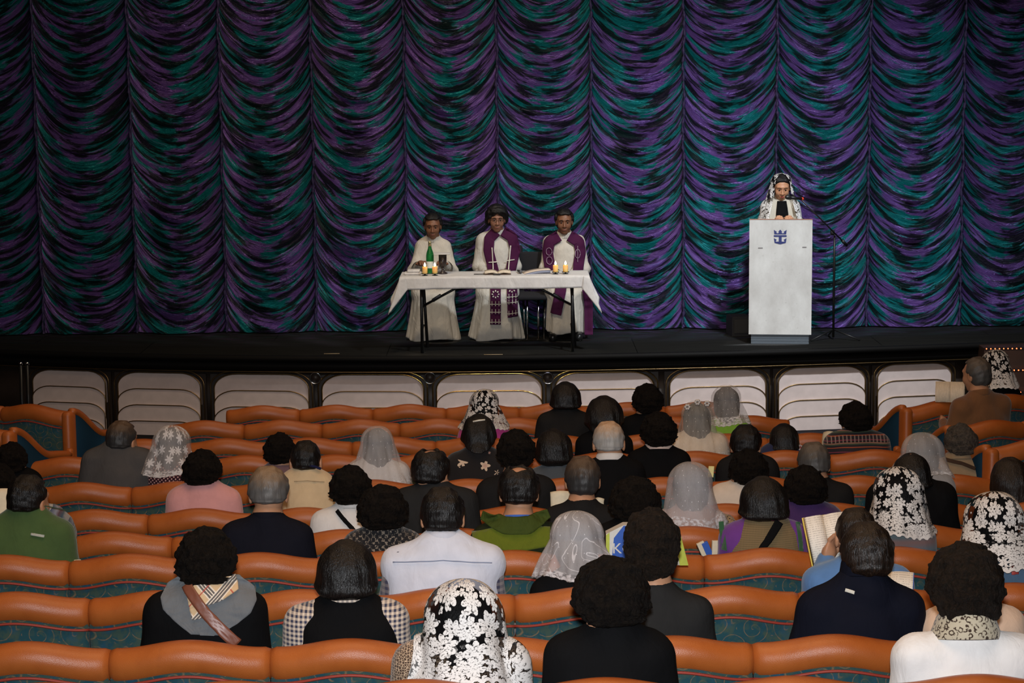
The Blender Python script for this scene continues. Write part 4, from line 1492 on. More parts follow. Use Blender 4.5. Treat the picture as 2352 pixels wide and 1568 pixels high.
# key: row, head px, top px, hair width px, hair style, hair material, shoulder width, layers, collar, bow, turn, veil, label
PEOPLE = {
 'a': (0, 1068, 1327, 150, 'under', HB, .44, [('coat', TWEED, 'coat')], None, 30, -4, ((.150, 0.33, .125, .035, dict(seed=1, pleats=7, amp=.006, scallop=.014)), VL_A), 'person in brown tweed under black and white rose lace, bottom centre'),
 'b': (0, 1402, 1266, 178, 'curly', HBC, .43, [('top', BLACKC, 'coat')], None, 28, 3, None, 'person with big black curls and black top in the nearest row'),
 'c': (0, 2213, 1233, 172, 'curly', HBRC, .47, [('cardigan', _C('white_knit', (0.78, 0.76, 0.74), folds=.4), 'coat')], (patterned('leopard_collar', leopard), .085, .04), 16, 0, None, 'person in a white cardigan with leopard print collar, bottom right'),
 'd': (1, 476, 1201, 138, 'curly', HBC, .45, [('top', BLACKC, 'coat')], None, 24, 0, None, 'person in black with grey hood, tartan scarf and brown bag strap'),
 'e': (1, 797, 1233, 138, 'bob', HB, .46, [('shirt', GING, 'coat'), ('vest', BLACKC, 'vest')], (GING, .045, .02), 26, 0, None, 'person in black vest over checked shirt with a black bob'),
 'f': (1, 1990, 1192, 125, 'short', HBR, .47, [('jacket', NAVYC, 'coat')], (NAVYC, .06, .012), 34, 6, None, 'person in a navy jacket leaning over a blue edged book'),
 'g': (1, 1495, 1157, 128, 'curly', HBRC, .43, [('top', DGREY, 'coat')], None, 22, 3, None, 'person in a charcoal top with brown curls before a blue bag'),
 'n': (1, 2228, 1268, 120, 'bob', HBR, .40, [('blouse', _C('pale_peach_cloth', (0.66, 0.47, 0.34)), 'coat')], (_C('pale_peach_cloth', (0.66, 0.47, 0.34)), .05, .03), 20, 0, None, 'person in a pale peach blouse almost hidden behind the white cardigan'),
 'h': (2, 1017, 1112, 104, 'short', HB, .50, [('shirt', patterned('dark_plaid_sleeve', lambda t, o: gingham(t, o, 40.0, (0.05, 0.05, 0.09), (0.25, 0.22, 0.22))), 'coat'), ('waistcoat', _C('pale_blue_white_cloth', (0.58, 0.60, 0.68)), 'wide_vest')], (_C('pale_blue_white_cloth', (0.52, 0.54, 0.62)), .055, .02), 20, 0, None, 'person in pale blue white waistcoat with black hair and bare ears'),
 'i': (2, 1324, 1170, 105, 'under', HB, .40, [('top', BLACKC, 'coat')], None, 24, 0, ((.140, 0.27, .110, .06, dict(seed=3, pleats=9)), VS_I), 'person under a white line embroidered veil in a black top'),
 'j': (2, 1966, 1160, 96, 'short', HBR, .46, [('shirt', _C('denim_blue_cloth', (0.09, 0.20, 0.42)), 'coat')], None, 24, 0, None, 'person in a blue shirt holding up a thick white book'),
 'r': (2, 2283, 1126, 120, 'under', HB, .46, [('shirt', _C('dusty_blue_cloth', (0.08, 0.14, 0.22)), 'coat')], None, 24, 0, ((.145, 0.31, .122, .055, dict(seed=5, pleats=6, amp=.006, scallop=.012)), VL_R), 'person in dusty blue under dense star flowered lace at right edge'),
 'l': (3, 617, 1065, 96, 'short', HG, .43, [('jacket', _C('blue_black_cloth', (0.006, 0.0065, 0.012)), 'coat')], (_C('blue_black_cloth', (0.006, 0.0065, 0.012)), .035, .008), 14, 4, None, 'person with thinning grey hair in a blue black jacket'),
 'm': (3, 67, 1085, 92, 'short', HB, .44, [('jacket', _C('green_jacket_cloth', (0.055, 0.10, 0.030)), 'coat')], (_C('green_jacket_cloth', (0.055, 0.10, 0.030)), .045, .012), 18, -22, None, 'person in a green jacket at the left edge'),
 'o': (3, 1192, 1067, 98, 'bald', HB, .46, [('hoodie', _C('dark_olive_cloth', (0.014, 0.019, 0.008)), 'coat')], (_C('bright_blue_collar', (0.04, 0.12, 0.45)), .035, .006), 18, 0, None, 'person in dark olive hoodie with lime bands and blue collar'),
 'p': (3, 1753, 1089, 112, 'bob', HB, .42, [('sweater', _C('purple_knit', (0.13, 0.035, 0.22)), 'coat'), ('vest', patterned('brown_weave', vest_weave), 'vest')], (WHITEC, .045, .012), 26, 0, None, 'person in a brown woven vest with purple sleeves and black strap'),
 'q': (3, 2062, 1069, 100, 'under', HB, .36, [('top', patterned('grey_striped_knit', wide_stripes), 'coat')], None, 24, 0, ((.140, 0.32, .112, .045, dict(seed=9, pleats=6, amp=.008, scallop=.014)), VL_Q), 'person in striped grey under star flowered black and white lace'),
 's': (3, 880, 1106, 116, 'curly', HBC, .38, [('sweater', patterned('checked_knit', checks_knit), 'coat')], (_C('crimson_trim', (0.30, 0.02, 0.04)), .014, .004), 22, 0, None, 'person with black curls in a dark checked knit with crimson neckline'),
 'z': (3, 1458, 1087, 118, 'curly', HBC, .40, [('top', BLACKC, 'coat')], None, 22, 0, None, 'person in black with loose curls right of the embroidered veil'),
 't': (4, 806, 1062, 96, 'curly', HBC, .40, [('jacket', WHITEC, 'coat')], (WHITEC, .065, .01), 24, 0, None, 'person in a white jacket with a black diagonal strap'),
 'u': (4, 990, 1028, 90, 'bald', HB, .45, [('jacket', DGREY, 'coat')], None, 30, -14, None, 'person in a dark grey jacket with thinning black hair, looking down'),
 'v': (4, 1338, 1042, 84, 'crew', HGD, .42, [('sweater', BLACKW, 'coat')], None, 14, 0, None, 'person with cropped dark hair in black holding a small cream paper'),
 'w': (4, 1585, 1057, 88, 'under', HB, .36, [('top', _C('rose_beige_cloth', (0.36, 0.22, 0.17)), 'coat')], None, 16, 0, ((.140, 0.33, .112, .045, dict(seed=11, pleats=5, amp=.005, scallop=.004)), VS_3), 'person under a smooth white tulle veil with small stones'),
 'y': (4, 1848, 1062, 98, 'curly', HBC, .40, [('jacket', _C('deep_purple_cloth', (0.045, 0.018, 0.085)), 'coat')], None, 24, 0, None, 'person in a deep purple jacket with black curls'),
 'oo': (4, 2092, 1037, 86, 'bob', HB, .46, [('coat', BLACKC, 'coat')], (BLACKC, .06, .02), 36, 8, None, 'person in wide black coat bending behind the star flowered lace'),
 'aa': (5, 467, 1026, 90, 'curly', HBC, .42, [('blouse', _C('pink_cloth', (0.62, 0.30, 0.29)), 'coat')], (_C('pink_cloth', (0.62, 0.30, 0.29)), .045, .012), 22, -6, None, 'person in a pink blouse with short black curls'),
 'bb': (5, 703, 1007, 70, 'crew', HB, .32, [('shirt', _C('beige_cloth', (0.60, 0.45, 0.27)), 'coat')], (_C('beige_cloth', (0.60, 0.45, 0.27)), .035, .008), 12, 0, None, 'person in beige shirt with cropped black hair and neck cord'),
 'ee': (5, 1185, 980, 88, 'curly', HBC, .44, [('jacket', BLACKW, 'coat')], None, 20, 0, None, 'person with full hair in black jacket behind the olive hoodie'),
 'kk': (5, 1398, 963, 74, 'short', HW, .40, [('jacket', BLACKC, 'coat')], (WHITEC, .035, .014), 14, 0, None, 'person with white hair and white collar in a black jacket'),
 'mm': (5, 1718, 1025, 90, 'curly', HBC, .40, [('blouse', _C('ivory_cloth', (0.62, 0.52, 0.42)), 'coat')], None, 22, 0, None, 'person in an ivory blouse with unruly black curls'),
 'nn': (5, 1868, 1011, 76, 'short', HMG, .42, [('jacket', BLACKW, 'coat')], None, 24, 8, None, 'person with streaked grey brown hair in a charcoal jacket'),
 'pp': (5, 2118, 991, 76, 'under', HBR, .34, [('top', _C('pale_grey_cloth', (0.35, 0.32, 0.30)), 'coat')], None, 24, -8, ((.138, 0.24, .118, .05, dict(seed=15, pleats=7)), VS_2), 'person under a plain white veil beyond the wide black coat'),
 'rr': (5, 2318, 1046, 88, 'long', HBR, .42, [('top', BLACKC, 'coat')], None, 20, 0, None, 'person in black with dark brown hair at the right edge'),
 'ss2': (5, -2, 1058, 84, 'curly', HBC, .42, [('top', BLACKC, 'coat')], None, 20, 0, None, 'person in black cut off by the left edge, nearer of two'),
 'cc': (6, 643, 988, 72, 'curly', HBC, .36, [('top', _C('mauve_cloth', (0.16, 0.09, 0.10)), 'coat')], None, 16, 0, None, 'person with black curls partly hidden by the beige shirt'),
 'gg': (6, 396, 975, 76, 'under', HB, .34, [('dress', patterned('polka_dot_cloth', polka), 'coat')], None, 24, -10, ((.138, 0.30, .112, .055, dict(seed=17, pleats=8)), VS_G), 'person in dark red polka dots under white leaf patterned lace'),
 'hh': (6, 281, 962, 70, 'short', HGD, .44, [('jacket', GREYS, 'coat')], (GREYS, .035, .008), 20, -20, None, 'person in a plain grey suit jacket at the left'),
 'ii': (6, 868, 975, 66, 'under', HB, .38, [('blouse', _C('white_blouse_cloth', (0.66, 0.62, 0.58)), 'coat')], None, 12, 0, ((.140, 0.35, .098, .085, dict(seed=19, pleats=9, amp=.012)), VS_2), 'person in a white blouse under a long plain pleated veil'),
 'jj': (6, 1100, 947, 76, 'long', HB, .42, [('blouse', patterned('dark_floral_cloth', floral), 'coat')], None, 20, 0, None, 'person in dark floral blouse with a pale clip in the hair'),
 'ff': (6, 1272, 980, 84, 'bob', HB, .38, [('top', TEALG, 'coat')], None, 22, 0, None, 'person in a slate grey top with a black bob'),
 'll': (6, 1512, 940, 84, 'curly', HBC, .40, [('jacket', BLACKC, 'coat')], (_C('pale_scarf_cloth', (0.66, 0.50, 0.42)), .05, .02), 18, 0, None, 'person in black with a pale scarf and high black hair'),
 'tt': (6, 1713, 971, 74, 'short', HB, .38, [('jacket', BLACKW, 'coat')], None, 22, -10, None, 'person with short black hair, one ear showing, beside flowered veil'),
 'qq': (6, 2205, 967, 76, 'curly', hairmat('grizzled_curls', (0.02, 0.018, 0.016), (0.11, 0.09, 0.07), curly=True), .40, [('coat', _C('beige_coat_cloth', (0.30, 0.21, 0.12)), 'coat')], (_C('beige_coat_cloth', (0.30, 0.21, 0.12)), .04, .02), 24, 0, None, 'person with grizzled curls in a beige coat'),
 'ss': (6, 28, 1010, 74, 'curly', HBC, .40, [('top', BLACKC, 'coat')], None, 20, 0, None, 'person in black near the left edge, farther of two'),
 'uu': (7, 1800, 969, 68, 'bob', HB, .33, [('top', patterned('navy_emblem_cloth', navy_emblem), 'coat')], None, 20, 0, None, 'person in a navy top with round white badges'),
 'vv': (7, 1962, 916, 76, 'curly', HBC, .44, [('jacket', patterned('striped_woven_cloth', stripes_ethnic), 'coat')], (patterned('striped_woven_cloth', stripes_ethnic), .04, .008), 16, 12, None, 'person in a red and black striped woven jacket'),
 'ww': (7, 1600, 917, 62, 'under', HB, .40, [('blouse', _C('cream_cloth', (0.68, 0.56, 0.42)), 'coat')], None, 12, 0, ((.140, 0.36, .100, .075, dict(seed=23, pleats=9, amp=.010)), VS_W), 'person in cream blouse under a clear veil topped with flowers'),
 'xx': (7, 1387, 905, 86, 'long', HB, .38, [('top', BLACKC, 'coat')], None, 16, 0, None, 'person in black with long straight black hair'),
 'ab': (8, 1113, 891, 66, 'under', HB, .36, [('blouse', _C('magenta_cloth', (0.50, 0.05, 0.22)), 'coat')], None, 16, 0, ((.138, 0.27, .100, .075, dict(seed=27, pleats=6, amp=.008, scallop=.01)), VL_B), 'person in a magenta blouse under black and white floral lace'),
 'yy': (8, 1299, 873, 70, 'bob', HB, .40, [('jacket', BLACKW, 'coat')], (_C('crimson_trim', (0.30, 0.02, 0.04)), .014, .004), 16, 0, None, 'person in charcoal with a black bob and thin red neckline'),
 'zz': (8, 1487, 876, 72, 'curly', HBC, .38, [('top', BLACKC, 'coat')], None, 16, 0, None, 'person in black with rounded black hair near the stage'),
 'ac': (8, 1668, 881, 60, 'under', HB, .34, [('top', _C('lime_cloth', (0.22, 0.42, 0.04)), 'coat')], None, 14, 0, ((.140, 0.27, .100, .065, dict(seed=29, pleats=8, scallop=.010)), VS_C), 'person in lime green top under clear veil with lace hem'),
}


# key: (hair bottom px, garment top px)
NECK = {'a': (None, 1465), 'b': (1436, 1440), 'c': (1438, 1450), 'd': (1345, 1345), 'e': (1376, 1372), 'f': (1332, 1312), 'g': (1332, 1348), 'n': (1420, 1385), 'h': (1228, 1240),
        'i': (None, 1310), 'j': (1238, 1285), 'r': (None, 1270), 'l': (1160, 1183), 'm': (1150, 1158), 'o': (1162, 1188), 'p': (1196, 1190), 'q': (None, 1190), 's': (1200, 1207),
        'z': (1192, 1190), 't': (1158, 1157), 'u': (1115, 1110), 'v': (1142, 1152), 'w': (None, 1158), 'y': (1152, 1150), 'oo': (1105, 1088), 'aa': (1102, 1102), 'bb': (1062, 1072),
        'ee': (1076, 1085), 'kk': (1036, 1046), 'mm': (1106, 1100), 'nn': (1086, 1098), 'pp': (None, 1075), 'rr': (1200, 1150), 'ss2': (1130, 1120), 'cc': (1066, 1066), 'gg': (None, 1050),
        'hh': (1015, 1018), 'ii': (None, 1052), 'jj': (1036, 1028), 'ff': (1070, 1066), 'll': (1026, 1022), 'tt': (1036, 1040), 'qq': (1045, 1045), 'ss': (1080, 1070), 'uu': (1012, 1012),
        'vv': (988, 984), 'ww': (None, 985), 'xx': (1000, 985), 'ab': (None, 965), 'yy': (938, 938), 'zz': (950, 946), 'ac': (None, 955)}


def seat_n(k, x):
    return int(math.floor((x - ROW[k][3]) / SEATW))


PX = {}
_taken = {}
for key, pr in PEOPLE.items():
    k = pr[0]
    hx = at_y(pr[1], pr[2] + 40, ROW[k][0] + .26)[0]
    n = seat_n(k, hx)
    if (k, n) in _taken: n += 1
    _taken[(k, n)] = key
    OCC[(k, n)] = pr[12]
    PX[key] = ROW[k][3] + SEATW * (n + .5)

build_seats()
# left side block
RISERS = []
def side_row(px, py, D, ang, side, count, nm, fl):
    """px,py: pixel of the inner top corner of the end seat"""
    p = at_d(px, py, D)
    ca, sa = math.cos(ang), math.sin(ang)
    for i in range(count):
        dx = -side * (SEATW * (i + .5) + .02)
        loc = (p[0] + ca * dx, p[1] + sa * dx, p[2] - .93)
        s = place_seat(loc, ang, '%s seat of the angled %s block, %s' % (('aisle end', 'second', 'third', 'fourth')[i], nm, fl), 'angled side block seats')
        if i == 0:
            end_panel(s, side)
            base = (p[0], p[1], p[2] - .93)
    n_ = count
    w_ = SEATW * n_ + .16
    cx_ = -side * (w_ / 2 - .10)
    fl_ = FLOORF(p[1] + .3)
    if base[2] - fl_ > .01:
        RISERS.append(1)
        v, f = box(cx_, .27, -(base[2] - fl_ + .3) / 2, w_, .80, base[2] - fl_ + .3)
        o = mk('floor_riser_%d' % len(RISERS), (v, f), CARPET, smooth=False, loc=base)
        o.rotation_euler = (0, 0, ang)
        tag(o, kind='structure')


side_row(158, 945, 14.3, math.radians(-24), 1, 3, 'left', 'row closer to the stage')
side_row(22, 990, 12.6, math.radians(-24), 1, 2, 'left', 'row closer to the camera')
side_row(2080, 937, 14.5, math.radians(24), -1, 3, 'right', 'front row')
side_row(2186, 985, 13.2, math.radians(24), -1, 3, 'right', 'second row')
side_row(2275, 1030, 11.9, math.radians(24), -1, 2, 'right', 'third row')
# shared risers under the side blocks
for sx_, nm in ((-1, 'left'), (1, 'right')):
    pass

# ------------------------------------------------------------------ altar table and what stands on it
TL = at_z(970, 811, DZ); TR = at_z(1315, 808, DZ)
TY = (TL[1] + TR[1]) / 2
TCX = (at_y(917, 640, TY)[0] + at_y(1355, 634, TY)[0]) / 2
TW, TD, TH = 1.80, .50, .735
tb = empty('folding_table', (TCX, TY + TD / 2 - .05, DZ), 0, 'long folding table with black tube legs under the white altar cloth', 'table')
mk('tabletop', box(0, 0, TH - .015, TW, TD, .03, .008), plain('table_laminate', (0.25, 0.2, 0.15), .5), tb, smooth=False)
for s, t in ((-1, TL[0]), (1, TR[0])):
    lx = t - TCX
    for sy in (-1, 1):
        mk('leg', tube([(lx + (.035 if sy > 0 else 0) * 1, sy * (TD / 2 - .06), 0), (lx + (.0), sy * (TD / 2 - .06), TH - .03)], .015, 10), DARK_METAL, tb)
    mk('leg_crossbar', tube([(lx, -(TD / 2 - .06), .22), (lx, TD / 2 - .06, .22)], .011, 8), DARK_METAL, tb)
    mk('folding_brace', join(tube([(lx, 0, .43), (lx - s * .48, 0, TH - .05)], .012, 8), xf(box(0, 0, 0, .10, .02, .035, .005), (lx - s * .14, 0, .51), eul(0, 32 * s, 0))), DARK_METAL, tb)
CLOTHW = cloth('white_altar_linen', (0.62, 0.60, 0.58), folds=.5)
nx = 90
parts_ = []
xs = np.linspace(-TW / 2 - .006, TW / 2 + .006, nx)
zt = TH + .004
top = np.array([[(x, y, zt + .0015 * math.sin(x * 23) * math.sin(y * 9)) for y in np.linspace(-TD / 2 - .006, TD / 2 + .006, 8)] for x in xs])
parts_.append(slab(top, np.array([0, 0, -.003])))
for sy, drop in ((-1, .115), (1, .10)):
    fl = np.array([[(x, sy * (TD / 2 + .006 + (.006 + .012 * math.sin(x * 11) ** 2) * t), zt - drop * t - .004 * math.sin(x * 5) * t) for t in np.linspace(0, 1, 7)] for x in xs])
    parts_.append(slab(fl, np.array([0, -sy * .003, 0])))
for sx_ in (-1, 1):
    g = []
    for j, s in enumerate(np.linspace(0, 1, 22)):
        y = -TD / 2 - .012 + (TD + .02) * s
        row = []
        ln = .30 + .05 * (1 - s) * 1 - .10 * (abs(s - .5) < .2)
        for t in np.linspace(0, 1, 10):
            row.append((sx_ * (TW / 2 + .006 + .10 * t ** 1.2 * (1.1 - .5 * s) + .012 * math.sin(s * 20) * t), y - .05 * t * (1 - s) + .02 * math.sin(s * 13) * t, zt - ln * t))
        g.append(row)
    parts_.append(slab(np.array(g), np.array([-sx_ * .003, 0, 0])))
    # the corner gusset
    g = []
    for s in np.linspace(0, 1, 8):
        row = []
        for t in np.linspace(0, 1, 10):
            a = np.array([sx_ * (TW / 2 + .006 + .11 * t ** 1.2), -TD / 2 - .012 - .05 * t, zt - .35 * t])
            b = np.array([sx_ * (TW / 2 - .05 - .02 * t), -TD / 2 - .013 - .006 * t, zt - .115 * t])
            row.append(a * (1 - s) + b * s)
        g.append(row)
    parts_.append(slab(np.array(g), np.array([0, .003, 0])))
tc = mk('tablecloth', joinq(*[(v, f) for v, f in parts_]), CLOTHW, loc=(TCX, TY + TD / 2 - .05, DZ))
tag(tc, 'white cloth over the altar table with long corners hanging at both ends', 'tablecloth')
TZ = DZ + TH + .006


def on_table(px, py):
    return at_z(px, py, TZ)


# candles
for i, (px, py, side) in enumerate(((976, 631, 'left pair, outer'), (999, 631, 'left pair, inner'), (1276, 627, 'right pair, inner'), (1299, 626, 'right pair, outer'))):
    p = on_table(px, py)
    p[1] = TY + .09 + (.0 if i < 2 else .04)
    h = empty('candle_holder', (at_y(px, py, p[1])[0], p[1], TZ), 0, 'small black metal candle holder under the lit candle, %s' % side, 'candle holder', 'black candle holders')
    mk('dish', lathe([(.001, .012), (.034, .014), (.037, .020), (.033, .018), (.001, .016)], 24), DARK_METAL, h)
    mk('foot', lathe([(.028, 0), (.026, .004), (.008, .007), (.008, .013)], 20), DARK_METAL, h)
    c = empty('candle', (h.location[0], p[1], TZ + .017), 0, 'short lit yellow pillar candle on a black holder, %s' % side, 'candle', 'lit altar candles')
    mk('wax', lathe([(.001, 0), (.024, 0), (.025, .004), (.025, .064), (.022, .068), (.014, .064), (.001, .062)], 24), WAX, c)
    mk('wick', tube([(0, 0, .06), (.001, 0, .074)], .0015, 6), DARK_METAL, c)
    mk('flame', lathe([(.0005, .068), (.008, .074), (.0105, .082), (.007, .094), (.0006, .108)], 12), FLAME, c)

# bottle
p = on_table(988, 628); p[1] = TY + .26
x = at_y(988, 620, p[1])[0]
bt = empty('wine_bottle', (x, p[1], TZ), 0, 'tall green glass wine bottle with a gold capped neck on the altar table', 'bottle')
mk('glass_body', lathe([(.001, .0), (.036, .002), (.037, .01), (.037, .17), (.033, .20), (.018, .245), (.0145, .27), (.0145, .30)], 28), glass('green_glass', (0.03, 0.30, 0.08)), bt)
mk('neck_foil', lathe([(.0152, .262), (.0155, .30), (.0155, .312), (.001, .313)], 20), plain('gold_foil', (0.45, 0.38, 0.2), .35, .7), bt)
mk('paper_label', lathe([(.0376, .055), (.0378, .06), (.0378, .115), (.0376, .12)], 28, False), plain('bottle_label', (0.6, 0.62, 0.58), .6), bt)
# chalice and pall, paten
p = on_table(1017, 629)
y = TY + .24
x = at_y(1017, 620, y)[0]
ch = empty('chalice', (x, y, TZ), 0, 'dark goblet shaped chalice standing between the bottle and the candles', 'chalice')
dk = plain('dark_ceramic', (0.03, 0.02, 0.018), .3)
mk('cup', lathe([(.010, .06), (.030, .075), (.037, .10), (.039, .19), (.036, .19), (.033, .10), (.001, .085)], 28), dk, ch)
mk('stem_and_foot', lathe([(.001, 0), (.046, .002), (.044, .009), (.016, .022), (.011, .04), (.013, .062), (.001, .064)], 28), dk, ch)
pa = mk('chalice_pall', box(0, 0, .0045, .155, .155, .009, .003), CLOTHW, loc=(x - .005, y, TZ + .191))
tag(pa, 'stiff white square cloth lying on top of the dark chalice', 'cloth')
bw = mk('offering_bowl', lathe([(.001, .004), (.025, .0), (.055, .022), (.072, .03), (.070, .033), (.05, .026), (.001, .01)], 28), plain('white_ceramic', (0.6, 0.58, 0.54), .3), loc=(at_y(1000, 622, TY + .14 + .2)[0] + .02, TY + .33, TZ))
tag(bw, 'shallow white bowl half hidden behind the left candles', 'bowl')
# folded linens left
for i, (dx, w_, z_) in enumerate(((0, .16, 0), (.01, .12, .024))):
    o = mk('folded_linen', box(0, 0, .012, w_, .14, .023, .009), CLOTHW, loc=(at_y(948, 625, TY + .2)[0] + dx, TY + .2, TZ + z_))
    tag(o, ('wide folded white linen at the left end of the altar table', 'smaller folded white linen lying on top of the wide one')[i], 'cloth', 'folded linens on the table')


def open_book(name, loc, rz, w, h, th, mat, cover, label, tilt=0.0, cat='book', lines=True, rot=None):
    rt = empty(name, loc, rz, label, cat)
    if rot is not None: rt.rotation_euler = rot
    for s in (-1, 1):
        us = np.linspace(0, 1, 12)
        P = np.array([[(s * w * u, v, th * (.35 + 1.0 * math.sin(min(1, u * 1.25) * math.pi * .62) ** .8 * (1 - .55 * u)) + abs(u) * tilt) for v in (-h / 2, h / 2)] for u in us])
        v_, f_ = slab(P, np.array([0, 0, -th * .55]))
        mk('page_block', (v_, f_ if s > 0 else f_[:, ::-1]), mat, rt)
    mk('cover', box(0, 0, .001, w * 2.04, h * 1.03, .003), cover, rt, smooth=False)
    return rt


def pagemat(name, c=(0.72, 0.62, 0.48)):
    t = NT(name)
    o = t.obj()
    s = t.n('SeparateXYZ', {0: o})
    l = t.math('GREATER_THAN', t.math('FRACT', t.math('MULTIPLY', s.outputs[1], 110.0)), .62)
    w = t.ramp(t.noise(t.scale(o, (1, .15, 1)), 220.0, 1), [(.42, 0.0), (.5, 1.0)])
    m = t.math('MULTIPLY', t.math('MULTIPLY', l, w), .35)
    return t.done(t.pbr(t.mix(m, c, (0.12, 0.10, 0.09)), .7, 0, .2))


PAGE = pagemat('printed_page')
PAGEW = pagemat('white_printed_page', (0.80, 0.76, 0.68))
BCOV = plain('brown_book_cover', (0.10, 0.05, 0.03), .5)
BLUECOV = plain('blue_book_cover', (0.03, 0.10, 0.42), .5)
y = TY + .2
open_book('open_missal', (at_y(1143, 628, y)[0], y, TZ + .001), 0.02, .125, .20, .03, PAGE, BCOV, 'large open book with cream pages before the middle celebrant')
y = TY + .24
o = empty('prayer_book', (at_y(1232, 626, y)[0], y, TZ), math.radians(6), 'thick closed book with blue grey page edge between microphone and right candles', 'book')
v, f = slab(np.array([[(a, b, .026 + .016 * a / .12 - .01 * (a / .12) ** 2) for b in (-.09, .09)] for a in np.linspace(-.125, .125, 10)]), np.array([0, 0, -.026]))
mk('pages', (v, f), plain('blue_grey_page_edges', (0.22, 0.24, 0.32), .6), o)
v, f = slab(np.array([[(a, b, .031 + .016 * a / .12 - .01 * (a / .12) ** 2) for b in (-.093, .093)] for a in np.linspace(-.13, .13, 10)]), np.array([0, 0, -.004]))
mk('cover', (v, f), plain('cream_cover', (0.6, 0.5, 0.4), .6), o)
y = TY + .17
o = empty('table_microphone', (at_y(1196, 624, y)[0], y, TZ), 0, 'round grey headed microphone lying on the altar table beside the open book', 'microphone')
R_ = eul(0, 0, 35)
mk('head', xf(lathe([(.001, -.019), (.012, -.015), (.019, 0), (.012, .015), (.001, .019)], 16), (0, 0, .02)), plain('grey_mic_mesh', (0.12, 0.12, 0.13), .5, .5, bs=400, bump=.5), o)
mk('handle', tube([(0, .015, .018), (-.03, .16, .014)], [.014, .010], 12), DARK_METAL, o)
y = TY + .08
o = mk('glasses_case', box(0, 0, .007, .07, .03, .014, .006), plain('black_case', (0.02, 0.02, 0.02), .4), loc=(at_y(1141, 633, y)[0], y, TZ))
tag(o, 'tiny dark case lying in front of the open book', 'case')
o = mk('pen', tube([(-.09, 0, .004), (.03, 0, .004)], .004, 8), DARK_METAL, loc=(at_y(1105, 629, y + .05)[0] + .02, y + .05, TZ))
tag(o, 'thin dark pen lying left of the open book', 'pen')

# ------------------------------------------------------------------ podium
pf = at_z(1793, 790, DZ)
PY = pf[1]
pl_, pr_ = at_y(1721, 640, PY)[0], at_y(1864, 640, PY)[0]
pw = pr_ - pl_
ptop = at_y(1793, 503, PY)[2] - DZ
pbot = at_y(1793, 768, PY)[2] - DZ
pod = empty('podium', ((pl_ + pr_) / 2 + .22 * math.sin(.128), PY + .22 * math.cos(.128), DZ), -.128, 'tall white box lectern with a navy crown and anchor emblem', 'lectern')


def _pod():
    t = NT('scuffed_white_paint')
    o = t.obj()
    a = t.noise(t.scale(o, (1, 1, .6)), 4.0, 5, .65)
    b = t.noise(o, 28.0, 4, .6)
    col = t.mix(t.ramp(a, [(.35, 0.0), (.7, 1.0)]), (0.44, 0.43, 0.41), (0.60, 0.60, 0.58))
    col = t.mix(t.ramp(b, [(.62, 0.0), (.75, .5)]), col, (0.33, 0.32, 0.30))
    return t.done(t.pbr(col, .45, 0, .5))


PODM = _pod()
_cb = np.array([[(sx_, yy_, zz_) for yy_, zz_ in ((-.22, pbot), (.22, pbot), (.22, ptop - .14), (-.22, ptop))] for sx_ in (-pw / 2, pw / 2)])
mk('cabinet', loft([_cb[0], _cb[1]]), PODM, pod, smooth=False)
mk('plinth', join(*[box(0, .0, pbot / 7 * (i + .5), pw - .045 - .004 * (i % 2), .40 - .006 * (i % 2), pbot / 7) for i in range(7)]), plain('grey_ribbed_plinth', (0.09, 0.11, 0.13), .4, .3), pod, smooth=False)
mk('wood_edge', box(0, -.2205, ptop - .002, pw, .006, .006), plain('bare_edge', (0.35, 0.16, 0.10), .6), pod, smooth=False)
NAVY = plain('navy_emblem_paint', (0.015, 0.025, 0.13), .4)
S_ = .124 / 217
ec = at_y(1792, 544, PY)
cz = ec[2] - DZ
cx = ec[0] - (pl_ + pr_) / 2
def _em(poly): return [((x - 661) * S_ + cx, -(y_ - 1171) * S_ + cz) for x, y_ in poly]
crown = [(562, 1125), (553, 1047), (578, 1068), (602, 1078), (596, 1098), (618, 1110), (638, 1098), (630, 1078), (660, 1045), (692, 1078), (684, 1098), (704, 1110), (728, 1098), (720, 1078), (745, 1068), (770, 1047), (762, 1125)]
bar = [(553, 1168), (553, 1140), (770, 1140), (770, 1168)]
stem = [(637, 1256), (637, 1166), (687, 1166), (687, 1256)]
shl = [(567, 1272), (553, 1190), (603, 1218), (590, 1235), (586, 1250), (735, 1250), (730, 1235), (720, 1218), (770, 1190), (757, 1272), (661, 1297)]
mk('emblem', join(*[prism(_em(p_), -.223, -.2195) for p_ in (crown, bar, stem, shl)]), NAVY, pod, smooth=False)
for px, py, w_ in ((1747, 570, .045), (1847, 567, .04)):
    q = at_y(px, py, PY)
    mk('slot', box(q[0] - (pl_ + pr_) / 2, -.2205, q[2] - DZ, w_, .003, .010), plain('slot_grey', (0.16, 0.15, 0.15), .6), pod, smooth=False)

